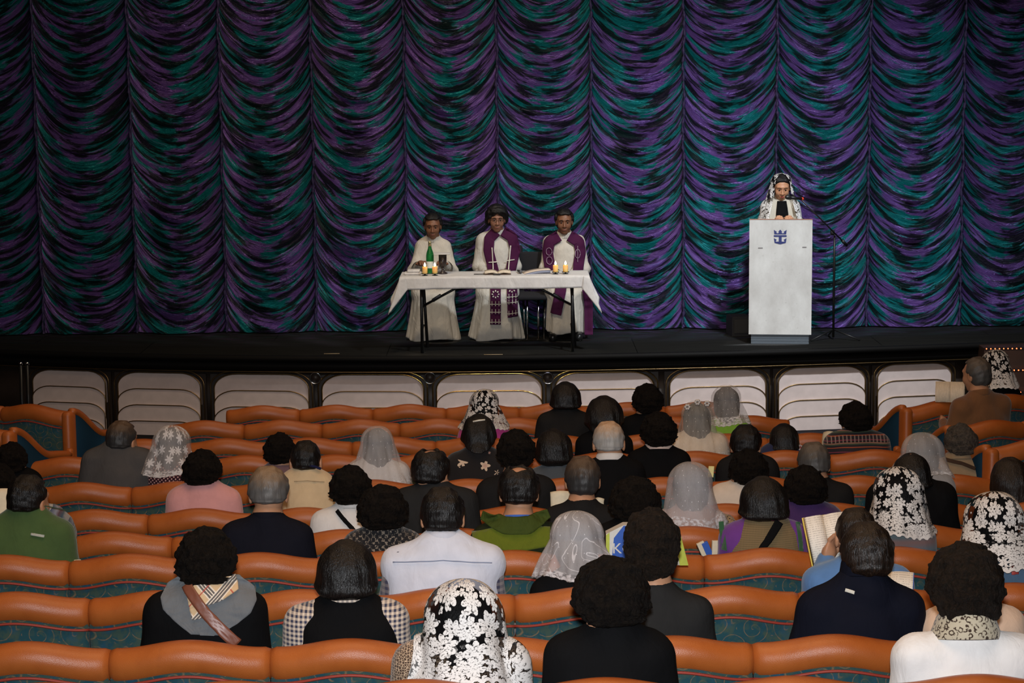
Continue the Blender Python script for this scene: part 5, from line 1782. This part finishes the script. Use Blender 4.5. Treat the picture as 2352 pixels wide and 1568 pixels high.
# microphone stand right of the podium
my = PY + .30
mb = at_y(1914, 760, my)
ms = empty('microphone_stand', (mb[0], my, DZ), 0, 'black boom microphone stand beside the white podium', 'microphone stand')
j_ = at_y(1912, 534, my) - np.array([mb[0], my, DZ])
e1 = at_y(1934, 552, my + .0) - np.array([mb[0], my, DZ])
e0 = at_y(1838, 456, my - .25) - np.array([mb[0], my, DZ])
mk('pole', tube([(0, 0, .02), (0, 0, .75), (0, 0, j_[2])], [.012, .012, .009], 12), DARK_METAL, ms)
mk('boom_arm', tube([e1 + (e1 - e0) * .12, e0], .007, 10), DARK_METAL, ms)
mk('clutch', xf(box(0, 0, 0, .04, .04, .05, .01), j_), DARK_METAL, ms)
mk('counterweight', tube([e1 + (e1 - e0) * .12, e1 + (e1 - e0) * .0], .016, 12), DARK_METAL, ms)
for a in (90, 210, 330):
    mk('foot', tube([(0, 0, .10), (.28 * math.cos(math.radians(a)), .28 * math.sin(math.radians(a)), .01)], .008, 8), DARK_METAL, ms)
dr = (e0 - e1) / np.linalg.norm(e0 - e1)
mic = empty('microphone', np.array([mb[0], my, DZ]) + e0, 0, 'black handheld microphone with a red ring clipped on the boom stand', 'microphone')
ax_ = np.array([-.80, -.45, .12]); ax_ /= np.linalg.norm(ax_)
mk('barrel', tube([-ax_ * .02, ax_ * .12], [.012, .016], 14), DARK_METAL, mic)
mk('grille', tube([ax_ * .12, ax_ * .14, ax_ * .165, ax_ * .18], [.017, .024, .022, .008], 14), plain('mic_grille', (0.05, 0.05, 0.05), .4, .7), mic)
mk('red_ring', tube([-ax_ * .035, -ax_ * .018], [.015, .015], 14), plain('red_ring', (0.55, 0.03, 0.01), .5), mic)
# a dark stage monitor wedge at the curtain foot left of the podium
p = at_z(1700, 764, DZ)
o = empty('stage_monitor', (p[0], p[1] - .15, DZ), math.radians(10), 'low black wedge loudspeaker at the curtain foot left of the podium', 'loudspeaker')
mk('cabinet', prism([(-.13, 0), (.13, 0), (.13, .12), (.06, .20), (-.13, .20)], -.1, .12), plain('black_cabinet', (0.01, 0.01, 0.012), .6), o, smooth=False)
mk('grille', box(-.02, -.105, .10, .18, .01, .14, .004), plain('speaker_grille', (0.02, 0.02, 0.02), .7), o, smooth=False)

# ------------------------------------------------------------------ the audience
INFO = {}


def depth(p):
    return float((np.asarray(p) - np.array([0, 0, CAMZ])) @ _f)


def fit_top(style, th, hs, bow, turn, veil):
    """height of the hair crown above the head centre once the head is posed"""
    if veil:
        top = veil[0][0]
        return top * math.cos(math.radians(bow * .45)) + .006
    R = eul(0, 0, turn) @ eul(-bow * .45, 0, 0)
    v, f = hair_mesh(style, th / hs)
    return float(((v * hs) @ R.T)[:, 2].max()) + .004


for si, (key, (k, px, ty, w, style, hm, sw, layers, collar, bow, turn, veil, label)) in enumerate(PEOPLE.items()):
    Yh = ROW[k][0] + .27
    p0 = at_y(px, ty + 50, Yh)
    D = depth(p0)
    hw = w / FPX * D
    hs = 1.0 if style in ('short', 'bald', 'crew') else .97
    th = min(.055, max(.006, hw / 2 - .078 * hs))
    if style == 'under': th = .012; hw = .18
    topo = fit_top(style, th, hs, bow, turn, veil)
    hp = at_y(px, ty + topo * FPX / D, Yh)
    cx_ = PX[key]
    rx = hp[0] + max(-.10, min(.10, (cx_ - hp[0]) * .45))
    vl = None
    if veil:
        (top, ln, r0, fl, kw), vm = veil
        vl = (veil_mesh(top, ln, r0, fl, **kw), vm)
    arms = 'lap'
    if key == 'j': arms = 'face'
    if key in ('f', 'v', 'vv', 'm'): arms = 'book'
    lm = {'gg': layers[0][1]}.get(key, None)
    hb, gt = NECK[key]
    nbz = at_y(px, gt, ROW[k][0] + .12)[2] - ROW[k][2] - .022
    hbot = (at_y(px, hb, ROW[k][0] + .18)[2] - hp[2]) if hb else None
    INFO[key] = person(label, hp, (rx, ROW[k][0] + .20), ROW[k][2], 0.0, sw, (style, .01), hw, hm, None, bow, turn, 0,
                       arms, layers, collar, stand=False, veil=vl, hs=hs, legmat=lm, seed=si + 3, nbz=nbz, hbot=hbot, slope={'f': .145, 'm': .15, 'oo': .12, 'aa': .115, 'c': .085}.get(key, .10))
    INFO[key]['row'] = k


def lc(key, px, py, dy=-.12):
    """pixel on the back of a sitter -> local (x,z)"""
    i = INFO[key]
    r = i['root'].location
    p = at_y(px, py, r[1] + dy)
    return (p[0] - r[0], p[2] - r[2])


def strip_on(key, name, pts, width, mat, off=.006, th=.004, side=-1, n=40, nw=6):
    i = INFO[key]
    v = drape_strip(i['cloth'], [lc(key, *q) for q in pts], width, side, th, n, nw, off)
    return mk(name, v, mat, i['root'])


GREYHOOD = cloth('grey_hood_cloth', (0.13, 0.14, 0.15), folds=.8)
TART = patterned('tartan_cloth', tartan)
strip_on('d', 'hood', [(472, 1340), (470, 1460)], [.20, .31, .34, .31, .22, .10], GREYHOOD, .014, .006, n=50, nw=40)
strip_on('d', 'scarf', [(425, 1358), (470, 1372), (535, 1352)], [.05, .07, .075, .05], TART, .026, .006, nw=10)
strip_on('d', 'scarf_end', [(436, 1360), (452, 1425)], [.05, .045, .04], TART, .024, .005, nw=8)
strip_on('d', 'bag_strap', [(420, 1352), (470, 1410), (545, 1480)], .038, plain('brown_strap_leather', (0.17, 0.055, 0.03), .4), .034, .004)
strip_on('h', 'yoke_seam', [(900, 1300), (1017, 1290), (1130, 1300)], .004, plain('blue_grey_thread', (0.2, 0.24, 0.34), .7), .004, .002)
strip_on('f', 'label_patch', [(1951, 1370), (1971, 1374)], .012, plain('white_label_patch', (0.6, 0.58, 0.5), .6), .006, .002, n=8)
strip_on('m', 'reflective_print', [(62, 1235), (93, 1240)], .010, plain('grey_white_print', (0.38, 0.40, 0.36), .6), .005, .001, n=10)
strip_on('m', 'yoke_seam', [(10, 1180), (70, 1176), (135, 1190)], .004, plain('dark_green_seam', (0.02, 0.05, 0.02), .8), .004, .001)
LIME = cloth('lime_fleece', (0.10, 0.125, 0.006), folds=.9)
strip_on('o', 'hood_band', [(1105, 1195), (1160, 1212), (1215, 1210), (1262, 1190)], [.04, .07, .075, .04], cloth('moss_fleece', (0.040, 0.058, 0.008), folds=.9), .022, .010, nw=9)
strip_on('o', 'lime_band', [(1085, 1248), (1150, 1240), (1265, 1238)], [.07, .11, .08], LIME, .012, .008, nw=10)
strip_on('p', 'vest_trim', [(1664, 1214), (1668, 1275)], .022, _C('green_trim', (0.03, 0.10, 0.04)), .012, .004)
strip_on('p', 'vest_trim', [(1842, 1214), (1846, 1275)], .022, _C('green_trim', (0.03, 0.10, 0.04)), .012, .004)
strip_on('p', 'bag_strap', [(1795, 1205), (1765, 1245), (1738, 1275)], [.04, .035, .02], BLACKC, .016, .004)
strip_on('p', 'collar_line', [(1712, 1203), (1753, 1196), (1795, 1203)], .010, _C('wine_trim', (0.10, 0.01, 0.03)), .014, .003)
strip_on('t', 'bag_strap', [(770, 1180), (812, 1222)], .020, BLACKC, .010, .004)
strip_on('bb', 'neck_cord', [(686, 1076), (703, 1074), (722, 1080), (733, 1086)], .010, _C('navy_cord', (0.012, 0.014, 0.05)), .020, .004)
strip_on('bb', 'yoke_seam', [(672, 1112), (703, 1110), (742, 1114)], .004, plain('tan_seam', (0.32, 0.24, 0.14), .8), .004, .001)
strip_on('qq', 'collar_trim', [(2180, 1062), (2215, 1068), (2245, 1080)], .02, _C('brown_trim', (0.05, 0.03, 0.02)), .016, .004)
strip_on('r', 'red_and_white_patch', [(2338, 1300), (2338, 1325)], .03, plain('red_white_patch', (0.45, 0.06, 0.05), .6), .008, .003, n=8)
# hair clip of the long haired sitter
i = INFO['jj']
c_ = lc('jj', 1100, 968, -.08)
mk('hair_clip', tube([(c_[0] - .035, i['hc'][1] - .125, c_[1] - .004), (c_[0], i['hc'][1] - .132, c_[1] + .004), (c_[0] + .035, i['hc'][1] - .125, c_[1] + .006)], .005, 8), plain('pale_clip', (0.7, 0.66, 0.55), .3), i['root'])
# white flowers on the clear veil
for fx, fy in ((1577, 929), (1622, 921), (1600, 918)):
    i = INFO['ww']
    q = lc('ww', fx, fy, .02)
    pet = [xf(lathe([(.0005, -.002), (.010, 0), (.0005, .004)], 8), (.012 * math.cos(a), 0, .012 * math.sin(a)), eul(90, 0, 0)) for a in np.linspace(0, 6.28, 7)[:-1]]
    mk('veil_flower', xf(join(*pet), (q[0], -.04, q[1] - .006)), WHITEC, i['root'])

# ------------------------------------------------------------------ two listeners in the right side block
def side_person(px, ty, w, D, floor_off, yaw, sw, style, hm, layers, collar, bow, turn, veil, label, arms='lap', seed=70, skin=None):
    p = at_d(px, ty + 35, D)
    hw = w / FPX * D
    th = min(.055, max(.006, hw / 2 - .078))
    topo = (.115 + th * .9) if not veil else veil[0][0] - .004
    hp = at_d(px, ty + topo * FPX / D, D)
    vl = None
    if veil:
        (top, ln, r0, fl, kw), vm = veil
        vl = (veil_mesh(top, ln, r0, fl, **kw), vm)
    fl_ = hp[2] - 1.19
    c, s = math.cos(yaw), math.sin(yaw)
    root = (hp[0] + s * .07, hp[1] - c * .07)
    return person(label, hp, root, fl_, yaw, sw, (style, .01), hw, hm, skin, bow, turn, 0, arms, layers, collar, veil=vl, seed=seed)


BROWNJ = cloth('rust_brown_cloth', (0.17, 0.075, 0.030))
INFO['sb'] = side_person(2242, 819, 60, 14.3, 0, math.radians(24), .50, 'short', HMG, [('jacket', BROWNJ, 'coat')], (BROWNJ, .04, .01), 20, 14, None, 'person with grey hair in rust brown jacket reading in the right block', 'book', 71)
INFO['sm'] = side_person(2284, 804, 52, 15.3, 0, math.radians(24), .38, 'bob', HB, [('coat', BLACKC, 'coat')], None, 20, 6, ((.138, .30, .100, .05, dict(seed=33, pleats=6, scallop=.01)), VL_B), 'person in black under fine floral lace beside the grey haired reader', 'lap', 72)

# ------------------------------------------------------------------ people on the stage
def stage_local(info_root, px, py, Y):
    """front facing figure: pixel -> local (x,z)"""
    p = at_y(px, py, Y)
    r = info_root.location
    return (-(p[0] - r[0]), p[2] - r[2])


ALB = cloth('white_alb_linen', (0.56, 0.52, 0.45), folds=.9, sheen=.1)
ALB2 = cloth('cool_white_alb_linen', (0.55, 0.53, 0.48), folds=.9, sheen=.1)
STOLE = cloth('purple_stole_cloth', (0.055, 0.007, 0.040), folds=.2)
THREAD = plain('silver_white_thread', (0.62, 0.60, 0.52), .5)
YB = at_z(1130, 784, DZ)[1]
RY = YB + .42


def skirt(T, L, w0, w1, hem, seed, shift=0.0, ry=.17):
    rs = np.random.RandomState(seed)
    ph = rs.uniform(0, 6.28, 3)
    def f(P):
        z = P[:, 2]
        t = np.clip(1 - z / .5, 0, 1)
        rx = w1 + (w0 - w1) * t ** 1.3
        yy_ = P[:, 1] - .255
        x = P[:, 0] - shift * t
        phi = np.arctan2(yy_ / ry, x / rx)
        pl = 1 + .045 * (.3 + t) * (np.sin(phi * 6 + ph[0]) + .6 * np.sin(phi * 11 + ph[1]) + .4 * np.sin(phi * 17 + ph[2]))
        ry2 = ry * (1 + .15 * t)
        d = (np.sqrt((x / rx) ** 2 + (yy_ / ry2) ** 2) / pl - 1) * min(ry, .2) * .9
        d = smax(d, z - .50, .06)
        d = smin(d, evalprims(P, [L[0], L[3], T[-1]], .08) - .028, .06)
        hz_ = hem + .012 * np.sin(phi * 3 + ph[0])
        d = smax(d, hz_ - z, .008)
        return d
    return nets(f, (-.42, -.22, -.02), (.42, .66, .72), .0125), f


def celebrant(label, px, ty, wpx, style, hm, sw, mat, arms, turn, tilt, w0, w1, hem, shift, seed, skin=SKIN_DARK, bow=8, bulk=1.05):
    Yh = RY - .06
    D = depth(at_y(px, ty + 30, Yh))
    hw = wpx / FPX * D
    th = min(.04, max(.006, hw / 2 - .078))
    hp = at_y(px, ty + (.113 + th * .9) * FPX / D, Yh)
    i = person(label, hp, (hp[0], RY), DZ, math.pi, sw, (style, .01), hw, hm, skin, bow, turn, tilt, arms,
               [('alb', mat, 'coat')], (mat, .045, .008), robe=True, fine=True, seed=seed, bulk=bulk, cat='person')
    (vf, f) = skirt(i['torso'], i['legs'], w0, w1, hem, seed, shift)
    mk('alb_skirt', vf, mat, i['root'])
    g = i['cloth']
    i['front'] = lambda P: np.minimum(g(P), f(P))
    # loose sleeves
    for s in (0, 1):
        w, e = i['Wr'][s]
        d = (w - e) / np.linalg.norm(w - e)
        sv = loft([np.array([e * (1 - t) + w * t * 1.0 + np.array([0, 0, -.018 - .02 * t]) + (.052 + .028 * t) * (np.array([1, 0, 0]) * math.cos(a) + np.array([0, -.3, 1]) * math.sin(a) * 1.0) for a in np.linspace(0, 6.28, 19)[:-1]]) for t in np.linspace(0, .86, 7)], False)
        mk('sleeve', sv, mat, i['root'])
    R, hc = i['R'], i['hc']
    # eyes, brows
    for s in (-1, 1):
        c = np.array([s * .031, .0865, .010])
        mk('eye', xf(lathe([(.0005, -.003), (.006, -.002), (.0085, 0), (.006, .002), (.0005, .003)], 12), c @ R.T + hc, R @ eul(90, 0, 0) @ eul(0, 0, 0)), EYE, i['root'])
        mk('eyebrow', xf(tube([(s * .014, .0945, .033), (s * .03, .093, .037), (s * .048, .082, .031)], [.0025, .0035, .002], 6), hc, R), hm, i['root'])
    mk('lips', xf(tube([(-.020, .0885, -.0650), (-.007, .0945, -.0630), (.007, .0945, -.0630), (.020, .0885, -.0650)], [.002, .0045, .0045, .002], 8), hc, R), LIPS, i['root'])
    return i


EYE = plain('dark_eye', (0.02, 0.012, 0.01), .2)
LIPS = plain('lips', (0.30, 0.09, 0.07), .5)


def stole(i, chest, lower=None, w=.105, mat=STOLE):
    """chest / lower: list of pixel polylines"""
    out = []
    for pts in chest:
        P_ = [stage_local(i['root'], x, y, RY - .13) for x, y in pts]
        out.append(drape_strip(i['front'], P_, w, +1, .005, 46, 8, .012, -.3, .75))
    for pts in (lower or []):
        P_ = [stage_local(i['root'], x, y, RY - .5) for x, y in pts]
        out.append(drape_strip(i['front'], P_, w, +1, .005, 40, 8, .010, -.3, .8))
    return mk('stole', joinq(*out), mat, i['root'])


def trim(i, pts, w, off=.024, Y=None, name='embroidery', mat=THREAD):
    Y = Y or RY - .13
    P_ = [stage_local(i['root'], x, y, Y) for x, y in pts]
    return drape_strip(i['front'], P_, w, +1, .003, 14, 3, off, -.3, .8)


c1 = celebrant('person in a white alb at the left end of the altar table', 994, 489, 46, 'short', HB, .37, ALB, 'table', 0, 0, .27, .20, .012, 0.0, 81, bow=12)
c2 = celebrant('person in white alb and purple stole with two slim crosses, seated centre', 1141, 470, 54, 'fringe', HB, .42, ALB2, 'lap', 4, 0, .27, .20, .012, 0.02, 82, skin=SKIN_MID)
c3 = celebrant('person in white alb and purple stole at the right end of the table', 1296, 479, 46, 'short', HB, .44, ALB, 'lap', 0, 0, .19, .18, .07, 0.0, 83)
stole(c2, [[(1140, 532), (1124, 548), (1122, 575), (1134, 622), (1137, 640)], [(1155, 532), (1176, 545), (1184, 575), (1172, 622), (1168, 640)]], [[(1138, 655), (1138, 747)], [(1176, 655), (1178, 731)]])
ms_ = [trim(c2, [(1130, 568), (1133, 617)], .011), trim(c2, [(1122, 602), (1145, 600)], .010), trim(c2, [(1173, 564), (1168, 615)], .011), trim(c2, [(1161, 598), (1182, 596)], .008)]
for cx_, ys_ in ((1138, (700, 718, 741)), (1177, (684, 697, 722))):
    for yy_ in ys_:
        ms_.append(trim(c2, [(cx_ - 13, yy_), (cx_ + 13, yy_)], .006, .020, RY - .5))
        for q in (-8, 0, 8):
            ms_.append(trim(c2, [(cx_ + q, yy_ - 7), (cx_ + q, yy_ + 4)], .006, .021, RY - .5))
for cx_, cy_ in ((1138, 677), (1176, 665)):
    for a in np.linspace(0, 6.28, 9)[:-1]:
        ms_.append(trim(c2, [(cx_ + 5.5 * math.cos(a), cy_ + 5.5 * math.sin(a)), (cx_ + 9 * math.cos(a), cy_ + 9 * math.sin(a))], .012, .021, RY - .5))
mk('stole_embroidery', joinq(*ms_), THREAD, c2['root'])
stole(c3, [[(1284, 542), (1262, 556), (1258, 580), (1264, 622), (1266, 640)], [(1308, 542), (1330, 556), (1334, 580), (1326, 622), (1322, 640)]], [[(1290, 660), (1277, 724)]], .11)
v_ = drape_strip(c3['front'], [stage_local(c3['root'], x, y, RY - .3) for x, y in ((1346, 662), (1352, 700), (1352, 768))], .085, +1, .005, 30, 6, .012, -.3, .8)
mk('stole_end', v_, STOLE, c3['root'])
LAV = plain('lilac_thread', (0.26, 0.17, 0.24), .6)
em = []
for a0 in ((1261, 578), (1262, 598)):
    pts = [(a0[0] + 7 * math.cos(a), a0[1] + 9 * math.sin(a)) for a in np.linspace(0, 6.28, 9)]
    em.append(trim(c3, pts, .006))
pts = [(1327 + 6 * math.cos(a), 583 + 11 * math.sin(a)) for a in np.linspace(0, 6.28, 9)]
em += [trim(c3, pts, .007), trim(c3, [(1327, 565), (1327, 602)], .006)]
mk('stole_embroidery', joinq(*em), LAV, c3['root'])
# glasses of the middle celebrant
R, hc = c2['R'], c2['hc']
fr = []
for s in (-1, 1):
    fr.append(tube([(s * .031 + .021 * math.cos(a), .104, .010 + .014 * math.sin(a)) for a in np.linspace(0, 6.28, 21)], .0016, 6, False))
    fr.append(tube([(s * .052, .102, .012), (s * .078, .06, .012), (s * .082, -.005, .005)], .0016, 6))
fr.append(tube([(-.010, .105, .012), (.010, .105, .012)], .0015, 6))
mk('glasses', xf(join(*fr), hc, R), DARK_METAL, c2['root'])
# collars' dark shoes of the right celebrant
for i_, inf in enumerate((c3,)):
    for s in (-1, 1):
        mk('shoe', nets(lambda P: smax(smin(s_cap(P, (s * .12, .25, .05), (s * .13, .44, .038), .047, .042), s_cap(P, (s * .12, .29, .06), (s * .12, .29, .10), .045, .045), .03), .004 - P[:, 2], .005), (s * .12 - .08, .20, -.02), (s * .12 + .09, .55, .16), .009), plain('black_shoe_leather', (0.01, 0.01, 0.01), .3), inf['root'])

# silver legged chairs behind the table
for j, (inf, lab) in enumerate(((c1, 'left'), (c2, 'middle'), (c3, 'right'))):
    r = inf['root'].location
    ch = empty('banquet_chair', (r[0] + (.0 if j != 1 else .06), r[1] + .02, DZ), math.pi, 'silver legged padded chair under the %s celebrant in white' % lab, 'chair', 'chairs of the celebrants')
    pad = plain('dark_chair_fabric', (0.006, 0.006, 0.009), .9)
    mk('seat', box(0, .02, .415, .44, .42, .07, .025), pad, ch)
    mk('backrest', box(0, -.21, .70, .40, .05, .40, .024), pad, ch)
    for s in (-1, 1):
        mk('leg', tube([(s * .20, .20, .39), (s * .215, .22, 0)], .011, 10), CHROME, ch)
        mk('leg', tube([(s * .20, -.18, .90 if False else .60), (s * .20, -.18, .39), (s * .215, -.24, 0)], .011, 10), CHROME, ch)
ch = empty('banquet_chair', (at_z(1224, 776, DZ)[0], at_z(1224, 776, DZ)[1] + .08, DZ), math.pi, 'silver legged chair between the middle and right celebrants, partly hidden', 'chair')
mk('seat', box(0, .0, .42, .40, .38, .05, .02), plain('dark_chair_fabric', (0.006, 0.006, 0.009), .9), ch)
mk('backrest', box(0, -.17, .70, .36, .04, .30, .019), plain('dark_chair_fabric', (0.006, 0.006, 0.009), .9), ch)
for sx_ in (-.055, .055):
    mk('leg', tube([(sx_ * 1.0, .10, .40), (sx_, .12, 0)], .010, 10), CHROME, ch)
for sx_ in (-.17, .17):
    mk('leg', tube([(sx_, -.17, .58), (sx_, -.17, 0)], .010, 10), CHROME, ch)

# reader behind the lectern
Yh = PY + .58
D = depth(at_y(1795, 430, Yh))
hp = at_y(1795, 398 + .142 * FPX / D, Yh)
VL_P = lace('shadowy_floral_lace', 6.0, 5.5, 1.0, .30)
pw_ = person('person reading at the white lectern under a long patterned lace veil', hp, (hp[0], Yh + .06), DZ, math.pi, .36, ('bob', .012), .19, HB, SKIN, 20, 0, 0, 'pray',
             [('dark_top', BLACKC, 'vest'), ('white_jacket', cloth('ivory_jacket_cloth', (0.50, 0.46, 0.38)), 'coat')], None, stand=True, fine=True, seed=91,
             veil=(veil_mesh(.140, .50, .106, .12, open_deg=44, pleats=9, amp=.016, seed=44, back=-.02), VL_P), robe=False)
R, hc = pw_['R'], pw_['hc']
for s in (-1, 1):
    c = np.array([s * .031, .0865, .008])
    mk('eye', xf(lathe([(.0005, -.003), (.006, -.002), (.0085, 0), (.006, .002), (.0005, .003)], 12), c @ R.T + hc, R @ eul(90, 0, 0)), EYE, pw_['root'])
    mk('eyebrow', xf(tube([(s * .014, .0945, .033), (s * .03, .093, .036), (s * .046, .083, .031)], [.0015, .0025, .0015], 6), hc, R), HB, pw_['root'])
mk('lips', xf(tube([(-.018, .0885, -.0650), (-.006, .0955, -.0630), (.006, .0955, -.0630), (.018, .0885, -.0650)], [.002, .005, .005, .002], 8), hc, R), plain('red_lips', (0.45, 0.06, 0.06), .4), pw_['root'])
# dark front opening of the jacket
v_ = drape_strip(pw_['cloth'], [(0, hc[2] - .13), (0, hc[2] - .48)], [.09, .12, .14, .15], +1, .005, 30, 8, .010, -.3, .5)
mk('dark_blouse_front', v_, BLACKC, pw_['root'])

# ------------------------------------------------------------------ books, papers and bags among the sitters
def held_book(name, px, py, D, w, h, rx, rz, label, mat=PAGEW, cov=BLUECOV, ry=0, th=.02, cat='book'):
    p = at_d(px, py, D)
    o = open_book(name, p, 0, w, h, th, mat, cov, label, cat=cat)
    o.rotation_euler = (math.radians(rx), math.radians(ry), math.radians(rz))
    return o


def sheet(name, px, py, D, w, h, rx, rz, label, mat, cat='paper', ry=0, bend=.02, th=.0012):
    p = at_d(px, py, D)
    us = np.linspace(-.5, .5, 9); vs = np.linspace(-.5, .5, 7)
    P = np.array([[(w * u, h * v, bend * math.cos(u * 3) + bend * .3 * math.sin(v * 5)) for v in vs] for u in us])
    o = mk(name, slab(P, np.array([0, 0, -th])), mat, loc=p)
    o.rotation_euler = (math.radians(rx), math.radians(ry), math.radians(rz))
    return tag(o, label, cat)


d2 = ROWD[2] + .42
held_book('thick_book', 1898, 1243, d2, .085, .215, 68, 16, 'thick open white book with yellow edge held up by the blue shirted sitter', PAGEW, plain('yellow_cover', (0.75, 0.55, 0.10), .6), ry=-4, th=.05)
held_book('blue_edged_book', 2042, 1362, ROWD[1] + .42, .085, .17, 48, -14, 'open book with white page and blue cover beside the navy jacket', PAGEW, BLUECOV, ry=0, th=.015)
held_book('prayer_leaflet', 2182, 900, 14.2 + .35, .10, .15, 62, -12, 'open cream leaflet held out by the grey haired reader at right', PAGE, PAGE, ry=0, th=.008, cat='leaflet')
CREAMP = plain('cream_paper', (0.66, 0.58, 0.42), .7)
sheet('folded_paper', 1288, 1148, ROWD[4] + .50, .105, .085, 60, 4, 'small cream paper left of the cropped dark hair', CREAMP)
sheet('folded_paper', 1376, 1158, ROWD[4] + .50, .05, .06, 60, -20, 'narrow cream paper tip right of the cropped dark hair', CREAMP)
sheet('crumpled_paper', 1905, 1014, ROWD[7] + .55, .10, .12, 55, -25, 'creased cream paper left of the striped woven jacket', CREAMP, bend=.03)
sheet('white_paper', 4, 1158, ROWD[3] + .45, .12, .14, 62, 10, 'pale sheet at the left edge beside the green jacket', CREAMP)
sheet('paper_slip', 178, 1288, ROWD[3] + .07, .03, .012, 60, 10, 'tiny white slip between green jacket and seat back', CREAMP, bend=.001)
sheet('paper_slip', 1633, 1068 + 15, ROWD[4] + .6, .03, .06, 60, -15, 'thin yellow strip right of the smooth tulle veil', plain('yellow_slip', (0.6, 0.55, 0.25), .7), bend=.002)
sheet('paper_slip', 866, 1383, ROWD[1] + .35, .035, .04, 60, 0, 'small white slip behind the shoulder of the black vest', CREAMP, bend=.002)
for n_, (px, w_, m_, lb) in enumerate(((1622, .035, CREAMP, 'cream'), (1632, .03, BLUECOV, 'blue'), (1644, .04, CREAMP, 'pale'))):
    p = at_d(px, 1278, ROWD[3] + .28)
    o = mk('booklet', box(0, 0, 0, w_, .015, .15, .002), m_, loc=p, smooth=False)
    o.rotation_euler = (0, math.radians(-24 + 26 * (n_ == 2)), .2)
    tag(o, '%s booklet standing left of the brown woven vest' % lb, 'booklet')
# leopard print bag beside the smooth tulle veil
LEO2 = patterned('dark_leopard_cloth', lambda t, o: leopard(t, o, (0.30, 0.20, 0.10), (0.015, 0.010, 0.008), 95.0))
p = at_d(1651, 1196, ROWD[4] + .25)
bagf = nets(lambda P: smin(s_ell(P, (0, 0, 0), (.065, .05, .045)), s_ell(P, (.04, 0, -.03), (.05, .045, .04)), .03) + .005 * sines(P, 60, 3), (-.12, -.1, -.1), (.13, .1, .09), .008)
o = mk('leopard_scarf_bundle', bagf, LEO2, loc=p)
tag(o, 'crumpled leopard print bundle right of the smooth tulle veil', 'scarf')
# printed bag behind the brown curls
p = at_d(1440, 1235, ROWD[2] + .42)
bg = empty('printed_shopping_bag', p, 0, 'blue and white printed bag with the letters KO behind the brown curls', 'bag')
bp = np.array([at_d(x, y, ROWD[2] + .42) - p for x, y in ((1388, 1270), (1590, 1275), (1560, 1205), (1450, 1195))])
WBAG = plain('white_bag_plastic', (0.62, 0.60, 0.55), .35)
def px_poly(pts, y0, y1):
    q = [at_d(x, y, ROWD[2] + .42) - p for x, y in pts]
    return prism([(a[0], a[2]) for a in q], y0, y1)
mk('bag_body', px_poly([(1392, 1300), (1392, 1226), (1432, 1205), (1545, 1205), (1582, 1300)], 0, .06), WBAG, bg, smooth=False)
mk('blue_panel', px_poly([(1405, 1290), (1410, 1235), (1432, 1206), (1540, 1206), (1550, 1290)], -.002, .0), plain('bag_blue', (0.03, 0.10, 0.42), .35), bg, smooth=False)
for q_ in ([(1392, 1300), (1392, 1228), (1400, 1222), (1400, 1300)], [(1548, 1215), (1560, 1215), (1582, 1300), (1562, 1300)]):
    mk('lime_stripe', px_poly(q_, -.003, .0), plain('bag_lime', (0.45, 0.50, 0.06), .4), bg, smooth=False)
fc = bpy.data.curves.new('letters', 'FONT')
fc.body = 'KO'
fc.size = .062
fc.extrude = .001
fo = bpy.data.objects.new('tmp_letters', fc)
COL.objects.link(fo)
dg = bpy.context.evaluated_depsgraph_get()
me = bpy.data.meshes.new_from_object(fo.evaluated_get(dg))
bpy.data.objects.remove(fo)
lo_ = bpy.data.objects.new('letters', me)
me.materials.clear(); me.materials.append(WBAG)
COL.objects.link(lo_)
lo_.parent = bg
q = at_d(1406, 1271, ROWD[2] + .42) - p
lo_.location = (q[0], -.004, q[2])
lo_.rotation_euler = (math.pi / 2, 0, 0)
# striped scarf in front of the green jacket
SCF = patterned('striped_scarf_cloth', scarf_stripes)
pp_ = [at_d(x, y, D_) for x, y, D_ in ((100, 1165, ROWD[3] + .45), (122, 1178, ROWD[3] + .5), (142, 1205, ROWD[3] + .55), (158, 1222, ROWD[4] - .05), (178, 1228, ROWD[4] - .02))]
c0 = pp_[0]
sv = tube([q - c0 for q in pp_], [.02, .05, .05, .04, .012], 16)
sv = (sv[0] + .006 * np.stack([np.sin(sv[0][:, 2] * 60), np.sin(sv[0][:, 0] * 90), np.sin(sv[0][:, 0] * 70)], -1), sv[1])
o = mk('striped_scarf', sv, SCF, loc=c0)
tag(o, 'blue grey striped scarf hanging beside the green jacket', 'scarf')
